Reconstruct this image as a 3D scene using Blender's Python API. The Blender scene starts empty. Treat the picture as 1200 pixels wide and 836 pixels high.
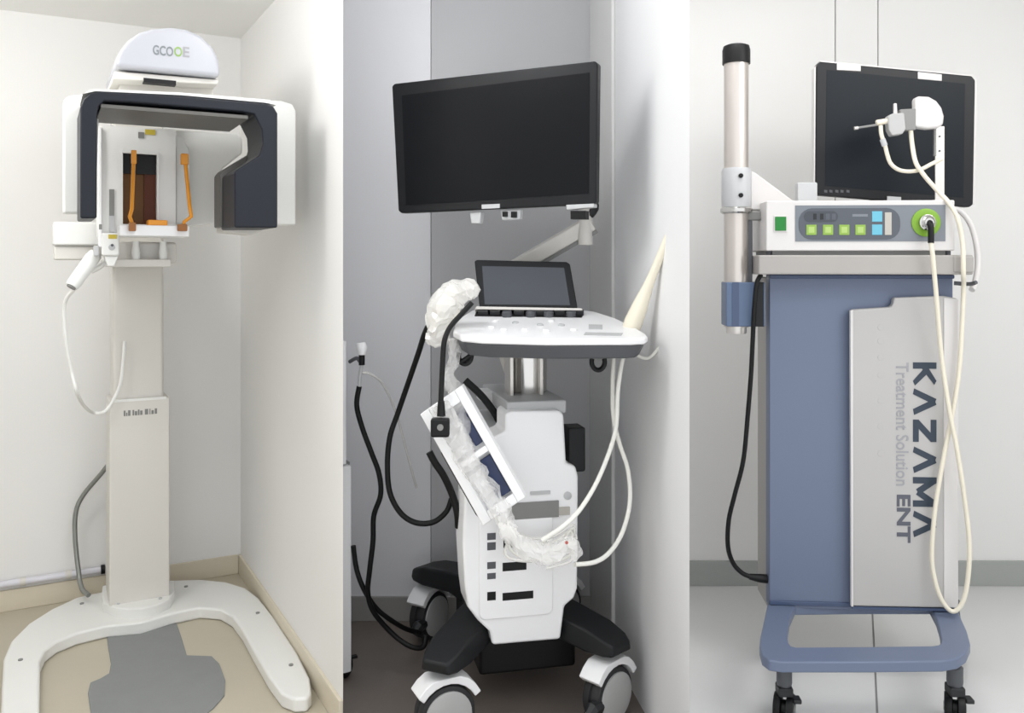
import bpy, bmesh, math, random
from mathutils import Vector, Matrix, noise
random.seed(7)
scene = bpy.context.scene
COL = scene.collection
R = math.radians

# ------------------------------------------------------------------ camera
FPX, CAMH, HOR = 1024.0, 1.25, 309.0          # focal length in px (1200 wide), eye height, horizon row
cam_d = bpy.data.cameras.new('camera'); cam = bpy.data.objects.new('camera', cam_d); COL.objects.link(cam)
cam.location = (0, 0, CAMH); cam.rotation_euler = (R(90), 0, 0)
cam_d.sensor_width = 36.0; cam_d.sensor_fit = 'HORIZONTAL'; cam_d.lens = 36.0 * FPX / 1200.0
cam_d.shift_y = -(418.0 - HOR) / 1200.0; cam_d.clip_start = 0.05
scene.camera = cam

# ------------------------------------------------------------------ world, lamps, exposure
w = bpy.data.worlds.new('room_air'); scene.world = w; w.use_nodes = True
w.node_tree.nodes['Background'].inputs[0].default_value = (0.96, 0.98, 1.0, 1)
w.node_tree.nodes['Background'].inputs[1].default_value = 0.8
def area(name, loc, target, size, power, color=(1, 1, 1), size_y=None):
    d = bpy.data.lights.new(name, 'AREA'); d.energy = power; d.color = color; d.size = size
    if size_y: d.shape = 'RECTANGLE'; d.size_y = size_y
    o = bpy.data.objects.new(name, d); COL.objects.link(o); o.location = loc
    o.rotation_euler = (Vector(target) - Vector(loc)).to_track_quat('-Z', 'Y').to_euler()
    return o
def globe(name, loc, power, color, radius=0.12):
    d = bpy.data.lights.new(name, 'POINT'); d.energy = power; d.color = color; d.shadow_soft_size = radius
    o = bpy.data.objects.new(name, d); COL.objects.link(o); o.location = loc; return o
globe('ceiling_lamp_xray_room', (-1.5, 1.95, 2.03), 8.8, (1.0, 0.99, 0.975), 0.15)
globe('ceiling_lamp_ultrasound_room', (-0.40, 1.95, 2.14), 7.5, (0.98, 0.99, 1.0), 0.15)
area('ceiling_lamp_treatment_room', (1.9, 1.5, 2.4), (1.3, 2.9, 0.2), 1.0, 11, (1.0, 0.995, 0.99))
area('fill_light_treatment_room', (0.72, 2.45, 2.43), (0.72, 2.9, 0.4), 0.5, 5.5, (1.0, 0.995, 0.99))  # unseen fill light, added to brighten the left wall
scene.view_settings.view_transform = 'Standard'
scene.view_settings.look = 'None'
scene.view_settings.exposure = 0.90
scene.view_settings.gamma = 1.0
scene.view_settings.use_curve_mapping = False

# ------------------------------------------------------------------ helpers: pixels to places
def P(px, py, Y): return Vector(((px - 600.0) / FPX * Y, Y, CAMH - (py - HOR) / FPX * Y))
def floor_y(py, z=0.0): return (CAMH - z) * FPX / (py - HOR)
class Frame:
    """A thing's own axes: u to its right, v away from its front, z up."""
    def __init__(s, x, y, deg):
        s.o = Vector((x, y, 0)); s.a = R(deg)
        s.u = Vector((math.cos(s.a), math.sin(s.a), 0)); s.v = Vector((-math.sin(s.a), math.cos(s.a), 0))
    def loc(s, p): d = p - s.o; return Vector((d.dot(s.u), d.dot(s.v), p.z))
    def Q(s, px, py, v=0.0):                       # where the sight line meets the upright plane at depth v
        d = Vector(((px - 600) / FPX, 1, -(py - HOR) / FPX)); c = Vector((0, 0, CAMH))
        t = (v - (c - s.o).dot(s.v)) / d.dot(s.v)
        q = s.loc(c + d * t); return (q.x, q.z)
    def V(s, px, py, v=0.0): q = s.Q(px, py, v); return Vector((q[0], v, q[1]))
    def G(s, px, py, z=0.0):                       # on the level plane at height z
        q = s.loc(P(px, py, floor_y(py, z))); return (q.x, q.y)
    def poly(s, pts, v): return [s.Q(x, y, v) for x, y in pts]
    def rect(s, x0, y0, x1, y1, v):
        cx, cy = (x0 + x1) / 2, (y0 + y1) / 2
        return s.Q(x0, cy, v)[0], s.Q(x1, cy, v)[0], s.Q(cx, y1, v)[1], s.Q(cx, y0, v)[1]
    def S(s, n, px, py, v):                        # n photo pixels as a length there
        return s.Q(px + n, py, v)[0] - s.Q(px, py, v)[0]
W0 = Frame(0, 0, 0)

# ------------------------------------------------------------------ helpers: materials
def lin(c): return c / 12.92 if c <= 0.04045 else ((c + 0.055) / 1.055) ** 2.4
def rgb(r, g, b): return (lin(r / 255), lin(g / 255), lin(b / 255), 1)
MATS = {}
def mat(name, col, rough=0.5, metal=0.0, var=0.03, scale=9.0, bump=0.0, bscale=60.0, spec=0.5, coat=0.0, alpha=1.0, trans=0.0):
    m = bpy.data.materials.new(name); m.use_nodes = True; nt = m.node_tree; b = nt.nodes['Principled BSDF']
    tc = nt.nodes.new('ShaderNodeTexCoord')
    n = nt.nodes.new('ShaderNodeTexNoise'); n.inputs['Scale'].default_value = scale; n.inputs['Detail'].default_value = 4
    nt.links.new(tc.outputs['Object'], n.inputs['Vector'])
    r = nt.nodes.new('ShaderNodeMapRange'); r.inputs[3].default_value = 1 - var; r.inputs[4].default_value = 1 + var
    nt.links.new(n.outputs['Fac'], r.inputs[0])
    mx = nt.nodes.new('ShaderNodeVectorMath'); mx.operation = 'SCALE'; mx.inputs[0].default_value = rgb(*col)[:3]
    nt.links.new(r.outputs[0], mx.inputs['Scale']); nt.links.new(mx.outputs[0], b.inputs['Base Color'])
    b.inputs['Roughness'].default_value = rough; b.inputs['Metallic'].default_value = metal
    b.inputs['Specular IOR Level'].default_value = spec; b.inputs['Coat Weight'].default_value = coat
    b.inputs['Alpha'].default_value = alpha; b.inputs['Transmission Weight'].default_value = trans
    if bump:
        n2 = nt.nodes.new('ShaderNodeTexNoise'); n2.inputs['Scale'].default_value = bscale
        nt.links.new(tc.outputs['Object'], n2.inputs['Vector'])
        bp = nt.nodes.new('ShaderNodeBump'); bp.inputs['Strength'].default_value = bump; bp.inputs['Distance'].default_value = 0.01
        nt.links.new(n2.outputs['Fac'], bp.inputs['Height']); nt.links.new(bp.outputs[0], b.inputs['Normal'])
    MATS[name] = m; return m
mat('wall_warm', (234, 233, 231), 0.7, var=0.012, scale=2, bump=0.03, bscale=200)
mat('ceiling_warm', (246, 246, 243), 0.8, var=0.012, scale=2)
mat('skirting_cream', (214, 205, 186), 0.5, var=0.02)
mat('floor_beige', (186, 178, 160), 0.45, var=0.04, scale=5, bump=0.02)
mat('wall_grey_shaded', (182, 182, 184), 0.4, var=0.02, scale=1.5)  # darker copy of the wall colour, standing in for light falloff
mat('wall_grey_lit', (228, 228, 231), 0.4, var=0.02, scale=1.5)
mat('wall_cool', (234, 234, 235), 0.5, var=0.012, scale=2)
mat('trim_cool', (222, 222, 220), 0.45)
mat('skirting_grey', (150, 148, 145), 0.5)
mat('floor_brown', (118, 109, 102), 0.45, var=0.12, scale=7, bump=0.05)
mat('wall_pale', (226, 225, 223), 0.55, var=0.012, scale=2)
mat('joint', (190, 187, 186), 0.8)
mat('skirting_sage', (160, 163, 160), 0.5, var=0.03)
mat('tile_pale', (214, 214, 213), 0.25, var=0.03, scale=3)
mat('grout', (140, 140, 139), 0.8)
mat('white_enamel', (230, 230, 227), 0.35, var=0.01)
mat('white_warm', (214, 211, 205), 0.4, var=0.015)
mat('white_cool', (240, 240, 241), 0.35, var=0.01)
mat('head_white', (176, 177, 184), 0.35, var=0.01)
mat('navy', (25, 29, 38), 0.42, var=0.05, spec=0.3)
mat('dark_slate', (98, 96, 92), 0.45, var=0.05)
mat('mat_grey', (132, 134, 134), 0.7, var=0.06, scale=14, bump=0.12, bscale=30)
mat('orange', (238, 156, 34), 0.4, var=0.06)
mat('amber_rod', (216, 142, 40), 0.35, var=0.06)
mat('amber_dark', (150, 92, 30), 0.35, var=0.1)
mat('reflected_brown', (106, 68, 26), 0.35, var=0.1, spec=0.2)
mat('brown_deep', (78, 34, 8), 0.35, var=0.1, spec=0.2)
mat('black', (10, 10, 12), 0.45, var=0.05, spec=0.3)
mat('black_soft', (30, 31, 33), 0.55, var=0.06)
mat('leg_black', (24, 25, 27), 0.5, var=0.06, spec=0.3)
mat('yellow_tag', (196, 176, 60), 0.5)
mat('grey_mid', (128, 128, 126), 0.5)
mat('grey_light', (186, 187, 188), 0.45)
mat('grey_dark', (78, 80, 84), 0.45)
mat('conduit', (140, 142, 138), 0.35, metal=0.6, var=0.1, scale=60)
mat('pipe_lavender', (216, 215, 222), 0.4)
mat('screen_black', (18, 19, 22), 0.35, var=0.02, spec=0.12)
mat('screen_slate', (24, 29, 34), 0.35, var=0.02, spec=0.15)
mat('touch_glass', (66, 70, 78), 0.12, var=0.02)
mat('bezel', (18, 19, 22), 0.38, var=0.03, spec=0.3)
mat('chrome', (200, 199, 196), 0.16, metal=1.0, var=0.05)
mat('silver', (212, 208, 203), 0.3, metal=0.65, var=0.03)
mat('pole_metal', (204, 197, 191), 0.3, metal=0.75, var=0.04)
mat('hub_grey', (172, 172, 171), 0.45)
mat('tyre', (38, 38, 40), 0.6)
mat('cream', (236, 229, 210), 0.4, var=0.02)
mat('cream_cable', (224, 217, 199), 0.45, var=0.03)
mat('cable_white', (222, 221, 214), 0.45, var=0.03)
mat('cable_black', (8, 8, 9), 0.5, spec=0.3)
mat('blue_pack', (34, 48, 84), 0.4, var=0.35, scale=40)
mat('cart_blue', (100, 111, 134), 0.42, var=0.02, scale=5)
mat('cart_blue_dark', (66, 80, 108), 0.42, var=0.02)
mat('pole_blue', (84, 102, 130), 0.42)
mat('panel_silver', (176, 174, 172), 0.4, var=0.015, scale=4)
mat('shelf_grey', (162, 158, 154), 0.45)
mat('console_white', (208, 205, 203), 0.4)
mat('fascia_grey', (116, 121, 128), 0.45)
mat('fascia_dark', (78, 83, 91), 0.45)
mat('display_dark', (62, 66, 74), 0.3)
mat('digit_black', (22, 24, 28), 0.4)
mat('key_green', (134, 166, 70), 0.45)
mat('key_green_pale', (164, 190, 108), 0.45)
mat('key_blue', (98, 172, 194), 0.45)
mat('ring_green', (116, 158, 38), 0.4)
mat('switch_green', (10, 118, 40), 0.35)
mat('beige_key', (176, 172, 164), 0.45)
mat('ink_navy', (42, 54, 68), 0.5)
mat('ink_grey', (150, 150, 154), 0.5)
mat('ink_dark', (84, 86, 96), 0.5)
mat('logo_grey', (118, 124, 128), 0.5)
mat('logo_green', (132, 162, 88), 0.5)
mat('gel_white', (226, 222, 212), 0.35, var=0.06, scale=30)
mat('red_dot', (176, 92, 84), 0.5)
# thin clear plastic film: part see-through, part milky
def film(name, col, alpha):
    m = mat(name, col, 0.18, var=0.05, scale=25, alpha=alpha, spec=0.8); return m
film('film', (240, 239, 237), 0.32); film('film_thick', (240, 238, 234), 0.6)

# ------------------------------------------------------------------ helpers: meshes
class MB:
    def __init__(s): s.v = []; s.f = []
    def add(s, vs, fs):
        n = len(s.v); s.v += [Vector(p) for p in vs]; s.f += [tuple(i + n for i in f) for f in fs]; return s
    def loft(s, rings, close=True, caps=True):
        n = len(rings[0]); vs = [p for r in rings for p in r]; fs = []
        for k in range(len(rings) - 1):
            for i in range(n if close else n - 1):
                j = (i + 1) % n; fs.append((k * n + i, k * n + j, (k + 1) * n + j, (k + 1) * n + i))
        if caps: fs += [tuple(range(n))[::-1], tuple((len(rings) - 1) * n + i for i in range(n))]
        return s.add(vs, fs)
    def prism(s, pts, v0, v1): return s.loft([[(x, v0, z) for x, z in pts], [(x, v1, z) for x, z in pts]])
    def slab(s, pts, z0, z1): return s.loft([[(x, y, z0) for x, y in pts], [(x, y, z1) for x, y in pts]])
    def box(s, x0, x1, y0, y1, z0, z1): return s.slab([(x0, y0), (x1, y0), (x1, y1), (x0, y1)], z0, z1)
    def frame_plate(s, outer, inner, z0, z1):      # level plate with an opening; same count in both rings
        n = len(outer); vs = [(x, y, z) for z in (z0, z1) for r in (outer, inner) for x, y in r]; fs = []
        for i in range(n):
            j = (i + 1) % n
            fs += [(i, j, n + j, n + i), (2 * n + i, 3 * n + i, 3 * n + j, 2 * n + j), (i, 2 * n + i, 2 * n + j, j), (n + i, n + j, 3 * n + j, 3 * n + i)]
        return s.add(vs, fs)
    def tube(s, pts, r, n=10, sub=8, smooth=True):
        pts = [Vector(p) for p in pts]
        rs = list(r) if isinstance(r, (list, tuple)) else [r] * len(pts)
        path, rad = (pts, rs)
        if smooth and len(pts) > 2:
            path, rad = [], []
            for i in range(len(pts) - 1):
                p0, p1, p2, p3 = pts[max(i - 1, 0)], pts[i], pts[i + 1], pts[min(i + 2, len(pts) - 1)]
                for k in range(sub):
                    t = k / sub
                    path.append(0.5 * ((2 * p1) + (p2 - p0) * t + (2 * p0 - 5 * p1 + 4 * p2 - p3) * t * t + (3 * p1 - p0 - 3 * p2 + p3) * t ** 3))
                    rad.append(rs[i] + (rs[i + 1] - rs[i]) * t)
            path.append(pts[-1]); rad.append(rs[-1])
        rings = []; up = None
        for i, p in enumerate(path):
            d = (path[min(i + 1, len(path) - 1)] - path[max(i - 1, 0)]).normalized()
            if up is None: up = d.orthogonal().normalized()
            up = (up - d * up.dot(d)); up = up.normalized() if up.length > 1e-6 else d.orthogonal().normalized()
            b = d.cross(up)
            rings.append([p + (up * math.cos(2 * math.pi * k / n) + b * math.sin(2 * math.pi * k / n)) * rad[i] for k in range(n)])
        return s.loft(rings)
    def lathe(s, prof, o, axis=(0, 0, 1), n=24):
        a = Vector(axis).normalized(); e = a.orthogonal().normalized(); b = a.cross(e); o = Vector(o)
        return s.loft([[o + a * h + (e * math.cos(2 * math.pi * k / n) + b * math.sin(2 * math.pi * k / n)) * max(r, 1e-4) for k in range(n)] for r, h in prof])
    def build(s, name, m, parent=None, bevel=0.0, smooth=False, seg=2):
        me = bpy.data.meshes.new(name); me.from_pydata(s.v, [], s.f)
        bm = bmesh.new(); bm.from_mesh(me); bmesh.ops.recalc_face_normals(bm, faces=bm.faces[:]); bm.to_mesh(me); bm.free()
        o = bpy.data.objects.new(name, me); COL.objects.link(o)
        me.materials.append(MATS[m])
        if bevel:
            b = o.modifiers.new('bevel', 'BEVEL'); b.width = bevel; b.segments = seg; b.limit_method = 'ANGLE'; b.angle_limit = R(35); b.harden_normals = True
            me.polygons.foreach_set('use_smooth', [True] * len(me.polygons))
        if smooth:
            me.polygons.foreach_set('use_smooth', [True] * len(me.polygons))
            if hasattr(me, 'set_sharp_from_angle'): me.set_sharp_from_angle(angle=R(40))
        if parent is not None: o.parent = parent
        return o
def tag(o, label, cat, group=None):
    o['label'] = label; o['category'] = cat
    if group: o['group'] = group
    return o
def struct(o): o['kind'] = 'structure'; return o
def empty(name, F, label, cat, group=None):
    o = bpy.data.objects.new(name, None); COL.objects.link(o); o.location = F.o; o.rotation_euler = (0, 0, F.a)
    o.empty_display_size = 0.1; return tag(o, label, cat, group)
def place(o, F): o.location = F.o; o.rotation_euler = (0, 0, F.a); return o
def recentre(o):                                   # origin to the mesh's own base
    me = o.data; c = sum((v.co for v in me.vertices), Vector()) / len(me.vertices); c.z = min(v.co.z for v in me.vertices)
    me.transform(Matrix.Translation(-c)); o.location = o.location + (o.rotation_euler.to_matrix() @ c); return o
def dup(root, loc, rotz=None, parent=None):
    r = root.copy(); COL.objects.link(r); r.location = loc
    if rotz is not None: r.rotation_euler = (0, 0, rotz)
    if parent is not None: r.parent = parent
    for ch in list(root.children):
        c = ch.copy(); COL.objects.link(c); c.parent = r
    return r
def rounded(x0, x1, z0, z1, r, n=5):
    out = []
    for cx, cz, a0 in ((x1 - r, z1 - r, 0), (x0 + r, z1 - r, 90), (x0 + r, z0 + r, 180), (x1 - r, z0 + r, 270)):
        for k in range(n + 1):
            a = R(a0 + 90 * k / n); out.append((cx + r * math.cos(a), cz + r * math.sin(a)))
    return out
def text_mesh(name, body, m, parent, o, right, up, height, length=None, bold=0.0, out=None):
    cu = bpy.data.curves.new('t', 'FONT'); cu.body = body; cu.size = 1; cu.offset = bold; cu.extrude = 0.01; cu.resolution_u = 3
    ob = bpy.data.objects.new('t', cu); COL.objects.link(ob)
    dg = bpy.context.evaluated_depsgraph_get(); dg.update()
    me = bpy.data.meshes.new_from_object(ob.evaluated_get(dg)); bpy.data.objects.remove(ob)
    xs = [v.co.x for v in me.vertices]; ys = [v.co.y for v in me.vertices]
    k = height / (max(ys) - min(ys)); kx = (length / (max(xs) - min(xs))) if length else k
    o, right, up = Vector(o), Vector(right).normalized(), Vector(up).normalized(); nn = Vector(out) if out else right.cross(up)
    x0, y0 = min(xs), min(ys)
    for v in me.vertices: v.co = o + right * ((v.co.x - x0) * kx) + up * ((v.co.y - y0) * k) + nn * (v.co.z * 0.06)
    me.name = name; me.materials.clear(); me.materials.append(MATS[m])
    t = bpy.data.objects.new(name, me); COL.objects.link(t); t.parent = parent; return t
def strokes(mb, segs, th):                         # flat strokes in 2-D -> list of quads
    out = []
    for (x0, y0), (x1, y1) in segs:
        d = Vector((x1 - x0, y1 - y0)).normalized(); nrm = Vector((-d.y, d.x)) * th / 2
        out.append([(x0 + nrm.x, y0 + nrm.y), (x0 - nrm.x, y0 - nrm.y), (x1 - nrm.x, y1 - nrm.y), (x1 + nrm.x, y1 + nrm.y)])
    return out

# ================================================================== THE SETTING
def flat(v): return Vector((v.x, v.y))
def ray_x(px, Y): return (px - 600) / FPX * Y
def meet(p, d, px):                                # where the line p + t d crosses the vertical sight plane of column px
    k = (px - 600) / FPX; t = (k * p.y - p.x) / (d.x - k * d.y); return p + d * t
# x-ray room: corner, direction of the right wall (away), direction of the back wall (to the left)
C1 = flat(P(282, 671, floor_y(671))); D1 = Vector(((45 - 600) / FPX, 1)).normalized(); B1 = Vector((-D1.y, D1.x))
E1 = meet(C1, -D1, 402); H1 = P(282, 45, C1.y).z
def xy(v): return (v.x, v.y)
N1 = Vector((D1.y, -D1.x))                         # to the right of the right wall
Ray1 = E1.normalized()
# ultrasound room
C2 = flat(P(695, 727, floor_y(727))); D2 = Vector(((463 - 600) / FPX, 1)).normalized()
E2 = meet(C2, -D2, 808); Ray2 = E2.normalized(); H2 = 2.45
Y3 = floor_y(686); YF = 0.6
L1 = C1 + B1 * 1.6                                  # left end of the x-ray room's back wall

# floors
struct(MB().slab([xy(C1 + D1 * .02), xy(L1), xy(L1 - D1 * 2.6), (ray_x(402, YF), YF), xy(E1)], -0.05, 0).build('floor', 'floor_beige'))
bx = C1 + D1 * 0.3
struct(MB().slab([xy(E1), (ray_x(402, YF), YF), (ray_x(808, YF), YF), xy(E2), (C2.x + .02, C2.y + .02), xy(E1 + D1 * ((C2.y + .02 - E1.y) / D1.y))], -0.05, 0).build('floor', 'floor_brown'))
fl3 = struct(MB().slab([xy(E2), (ray_x(808, YF), YF), (2.6, YF), (2.6, Y3 + .02), (C2.x + .05, Y3 + .02)], -0.05, -0.002).build('floor', 'grout'))
def clip(poly, x0, x1, y0, y1):
    for ax, s, lim in ((0, 1, x0), (0, -1, -x1), (1, 1, y0), (1, -1, -y1)):
        out = []
        for i, p in enumerate(poly):
            q = poly[i - 1]; a, b = s * q[ax] - lim, s * p[ax] - lim
            if a * b < 0: t = a / (a - b); out.append((q[0] + (p[0] - q[0]) * t, q[1] + (p[1] - q[1]) * t))
            if b >= 0: out.append(p)
        poly = out
        if len(poly) < 3: return []
    return poly
s0 = flat(P(1022, 720, floor_y(720))); s1 = flat(P(1027.5, 836, floor_y(836))); sd = (s0 - s1).normalized(); sn = Vector((sd.y, -sd.x))
tb = flat(P(1026, 796, floor_y(796)))               # a crossing of joints just under the trolley's front rim
TS, gap = 1.2, 0.003
for i in range(-2, 3):
    for j in (0,):
        a = tb + sn * (i * TS) - sd * 3.0
        q = [a + sn * gap + sd * gap, a + sn * (TS - gap) + sd * gap, a + sn * (TS - gap) + sd * 6, a + sn * gap + sd * 6]
        pts = clip([xy(p) for p in q], E2.x + .002, 2.6, YF, Y3)
        if pts: MB().slab(pts, -0.003, 0).build('tile', 'tile_pale', fl3)
struct(MB().slab([xy(E2), (ray_x(808, YF), YF), (E2.x, YF)], -0.002, 0).build('floor', 'tile_pale'))

# walls of the x-ray room
struct(MB().slab([xy(C1), xy(E1), xy(E1 + Ray1 * .16), xy(C1 + N1 * .05 + D1 * .05), xy(C1 + D1 * .05)], 0, H2).build('wall_right', 'wall_warm'))
struct(MB().slab([xy(C1), xy(L1), xy(L1 + D1 * .05), xy(C1 + D1 * .05)], 0, H2).build('wall_back', 'wall_warm'))
struct(MB().slab([xy(L1), xy(L1 - D1 * 2.6), xy(L1 - D1 * 2.6 + B1 * .05), xy(L1 + B1 * .05)], 0, H2).build('wall_left', 'wall_warm'))
struct(MB().slab([xy(C1 + D1 * .02), xy(L1), xy(L1 - D1 * 1.3), (ray_x(402, 1.6), 1.6), xy(E1)], H1, H1 + .05).build('ceiling', 'ceiling_warm'))
sk = (22 * C1.y / FPX)
struct(MB().slab([xy(C1), xy(E1), xy(E1 - N1 * .011), xy(C1 - N1 * .011 - D1 * .011)], 0, sk).build('baseboard_right', 'skirting_cream', bevel=.002))
struct(MB().slab([xy(C1 - N1 * .011), xy(L1), xy(L1 - D1 * .011), xy(C1 - N1 * .011 - D1 * .011)], 0, sk).build('baseboard_back', 'skirting_cream', bevel=.002))

# walls of the ultrasound room
wb2 = struct(MB().box(C1.x + .35, C2.x + .05, C2.y + .012, C2.y + .06, 0, H2).build('wall_back', 'joint'))
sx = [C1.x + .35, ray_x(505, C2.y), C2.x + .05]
for a, b, m_ in zip(sx, sx[1:], ('wall_grey_lit', 'wall_grey_shaded')): MB().box(a + .001, b - .001, C2.y, C2.y + .012, 0, H2).build('panel', m_, wb2, bevel=.001)  # one grey wall: left panel coloured as lit, right as shaded
N2 = Vector((D2.y, -D2.x))
wr2 = struct(MB().slab([xy(C2), xy(E2), xy(E2 + Ray2 * .16), (C2.x + .05, Y3), (C2.x - .02, Y3), xy(C2 + D2 * .05)], 0, H2).build('wall_right', 'wall_cool'))
t0, t1 = C2, meet(C2, -D2, 721)
struct(MB().slab([xy(t0), xy(t1), xy(t1 - N2 * .012), xy(t0 - N2 * .012)], 0, H2).build('trim_1', 'trim_cool', bevel=.003))
struct(MB().box(C1.x + .35, C2.x, C2.y - .012, C2.y, 0, .085).build('baseboard_back', 'skirting_grey', bevel=.002))
struct(MB().slab([xy(E1 + D1 * .3), xy(E1), (ray_x(402, 1.6), 1.6), (ray_x(808, 1.6), 1.6), xy(E2), (C2.x, C2.y + .05), xy(E1 + D1 * ((C2.y + .05 - E1.y) / D1.y))], H2, H2 + .05).build('ceiling', 'wall_cool'))

# walls of the treatment room
wb3 = struct(MB().box(C2.x - .02, 2.65, Y3 + .012, Y3 + .06, 0, H2).build('wall_back', 'joint'))
sx = [C2.x - .02, ray_x(979, Y3), ray_x(1029, Y3), 2.65]
for a, b in zip(sx, sx[1:]): MB().box(a + .002, b - .002, Y3, Y3 + .012, 0, H2).build('panel', 'wall_pale', wb3, bevel=.001)
struct(MB().box(2.6, 2.65, YF + .3, Y3 + .05, 0, H2).build('wall_right', 'wall_pale'))
struct(MB().box(C2.x + .05, 2.6, Y3 - .012, Y3, 0, 29 * Y3 / FPX).build('baseboard_back', 'skirting_sage', bevel=.002))
struct(MB().slab([xy(E2), (ray_x(808, 1.6), 1.6), (2.6, 1.6), (2.6, Y3 + .05), (C2.x, Y3 + .05)], H2, H2 + .05).build('ceiling', 'wall_pale'))

# white service pipe along the x-ray room's back wall
def wall1(px, py, off):                            # a point off the x-ray room's back wall
    n = -D1; c = Vector((0, 0)); d = Vector(((px - 600) / FPX, 1)); o = C1 + n * off
    t = (o - c).dot(n) / d.dot(n); return P(px, py, t)
pp = wall1(118, 668, .016); pq = wall1(0, 690, .016); d_ = (pq - pp); d_.z = -.0
pipe = MB().tube([pp, pp + d_ * 1.5], .0125, 12, smooth=False).build('service_pipe', 'pipe_lavender', smooth=True)
MB().tube([pp + d_ * -.045, pp + d_ * -.003], .017, 12, smooth=False).build('end_cap', 'black', pipe, smooth=True)
for k in (.3, .75):
    q = pp + d_ * k; MB().tube([q, q + d_.normalized() * .02], .0155, 12, smooth=False).build('clip', 'white_warm', pipe, smooth=True)
tag(pipe, 'pale plastic pipe run low along the wall left of the x-ray column', 'pipe')

# ================================================================== X-RAY MACHINE
F1 = Frame(*xy(flat(P(163, 725, floor_y(725)))), math.degrees(math.atan2(-N1.y * -1, N1.x)))
X = empty('dental_xray_machine', F1, 'tall white panoramic dental x-ray machine with navy rotating arm and horseshoe foot', 'x-ray machine')
zt = .042
foot_px = [(360, 818), (365, 812), (363, 794), (348, 764), (322, 724), (303, 700), (288, 689), (265, 682), (235, 679), (201, 680),
           (160, 684), (117, 694), (90, 700), (60, 714), (33, 731), (13, 751), (4, 772), (2, 807), (1, 850), (3, 905), (20, 925), (40, 915), (46, 890),
           (46, 836), (47, 775), (53, 762), (66, 752), (90, 742), (124, 734), (165, 730), (201, 719), (234, 712), (258, 714), (272, 722), (284, 738),
           (297, 762), (315, 793), (330, 813), (345, 819)]
fp = [F1.G(x, y, zt) for x, y in foot_px]
MB().slab(fp, .0, zt).build('horseshoe_foot', 'white_enamel', X, bevel=.009, seg=3)
for x, y in ((96, 708), (24, 774), (218, 688), (302, 719), (341, 780)):
    u, v = F1.G(x, y, zt); MB().lathe([(.007, 0), (.007, .004), (.003, .0045)], (u, v, zt - .001), n=10).build('bolt', 'grey_mid', X, smooth=True)
# column foot plate with its bowed front
fl = [F1.G(x, y, .075) for x, y in ((119, 697), (121, 706), (135, 712), (150, 714), (166, 713), (184, 709), (199, 702), (205, 692), (205, 680), (120, 686))]
fo = MB().slab(fl, .0, .075).build('column_foot', 'white_enamel', X, bevel=.006)
for x, y in ((139, 712), (188, 706)):
    u, v = F1.G(x, y, .065); MB().lathe([(.006, 0), (.006, .004)], (u, v + .004, .075), n=8).build('screw', 'grey_light', fo)
cv = F1.loc(P(129, 710, floor_y(710, .075))).y      # front plane of the column
u0, u1, z0, z1 = F1.rect(128, 468, 199, 710, cv)
lc = MB().box(u0, u1, cv, cv + .17, .07, z1).build('column_sleeve', 'white_warm', X, bevel=.006)
MB().box(u0 + .012, u1 - .012, cv - .0015, cv + .01, z1 - .006, z1 + .003).build('sleeve_lip', 'white_enamel', lc, bevel=.001)
# worn lettering high on the sleeve (too small to read)
mb = MB(); a = F1.V(145, 488, cv); b = F1.V(184, 488, cv); hgt = 7 * (b.x - a.x) / 39
for t0_, t1_, hh in ((0, .05, 1), (.07, .11, .6), (.13, .2, 1), (.26, .31, 1), (.33, .4, .75), (.42, .47, 1), (.49, .56, .8), (.63, .73, 1), (.77, .8, 1), (.83, .9, .7), (.93, 1, 1)):
    mb.box(a.x + (b.x - a.x) * t0_, a.x + (b.x - a.x) * t1_, cv - .0008, cv + .001, a.z, a.z + hgt * hh)
mb.build('lettering', 'grey_mid', lc)
u0, u1, z0, z2 = F1.rect(132, 150, 192, 470, cv + .02)
MB().box(u0, u1, cv + .02, cv + .15, z1 - .02, F1.Q(160, 120, cv + .05)[1]).build('inner_column', 'white_warm', X, bevel=.012)
# back column rising to the head
# carriage that rides on the column
vp = -.46
u0, u1, z0, z1 = F1.rect(134, 284, 205, 309, vp + .1)
ca = MB().box(u0, u1, vp + .06, cv + .03, z0, z1).build('carriage', 'white_warm', X, bevel=.008)
u0, u1, z0, z1 = F1.rect(128, 304, 199, 313, vp + .03); MB().box(u0, u1, vp, cv + .02, z0, z1).build('carriage_tray', 'white_warm', ca, bevel=.003)
for px in (160, 192):
    u, z = F1.Q(px, 300, vp); MB().lathe([(.011, 0), (.013, .02), (.009, .045), (.011, .055)], (u, vp + .02, F1.Q(px, 304, vp)[1]), n=14).build('adjuster_knob', 'white_enamel', ca, smooth=True)
u0, u1, z0, z1 = F1.rect(63, 289, 118, 305, vp + .06); MB().box(u0, u1, vp + .03, vp + .12, z0, z1).build('side_arm', 'white_warm', X, bevel=.006)
u0, u1, z0, z1 = F1.rect(62, 261, 117, 288, vp + .06); MB().box(u0, u1, vp + .02, vp + .2, z0, z1).build('side_housing', 'white_enamel', X, bevel=.006)
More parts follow.
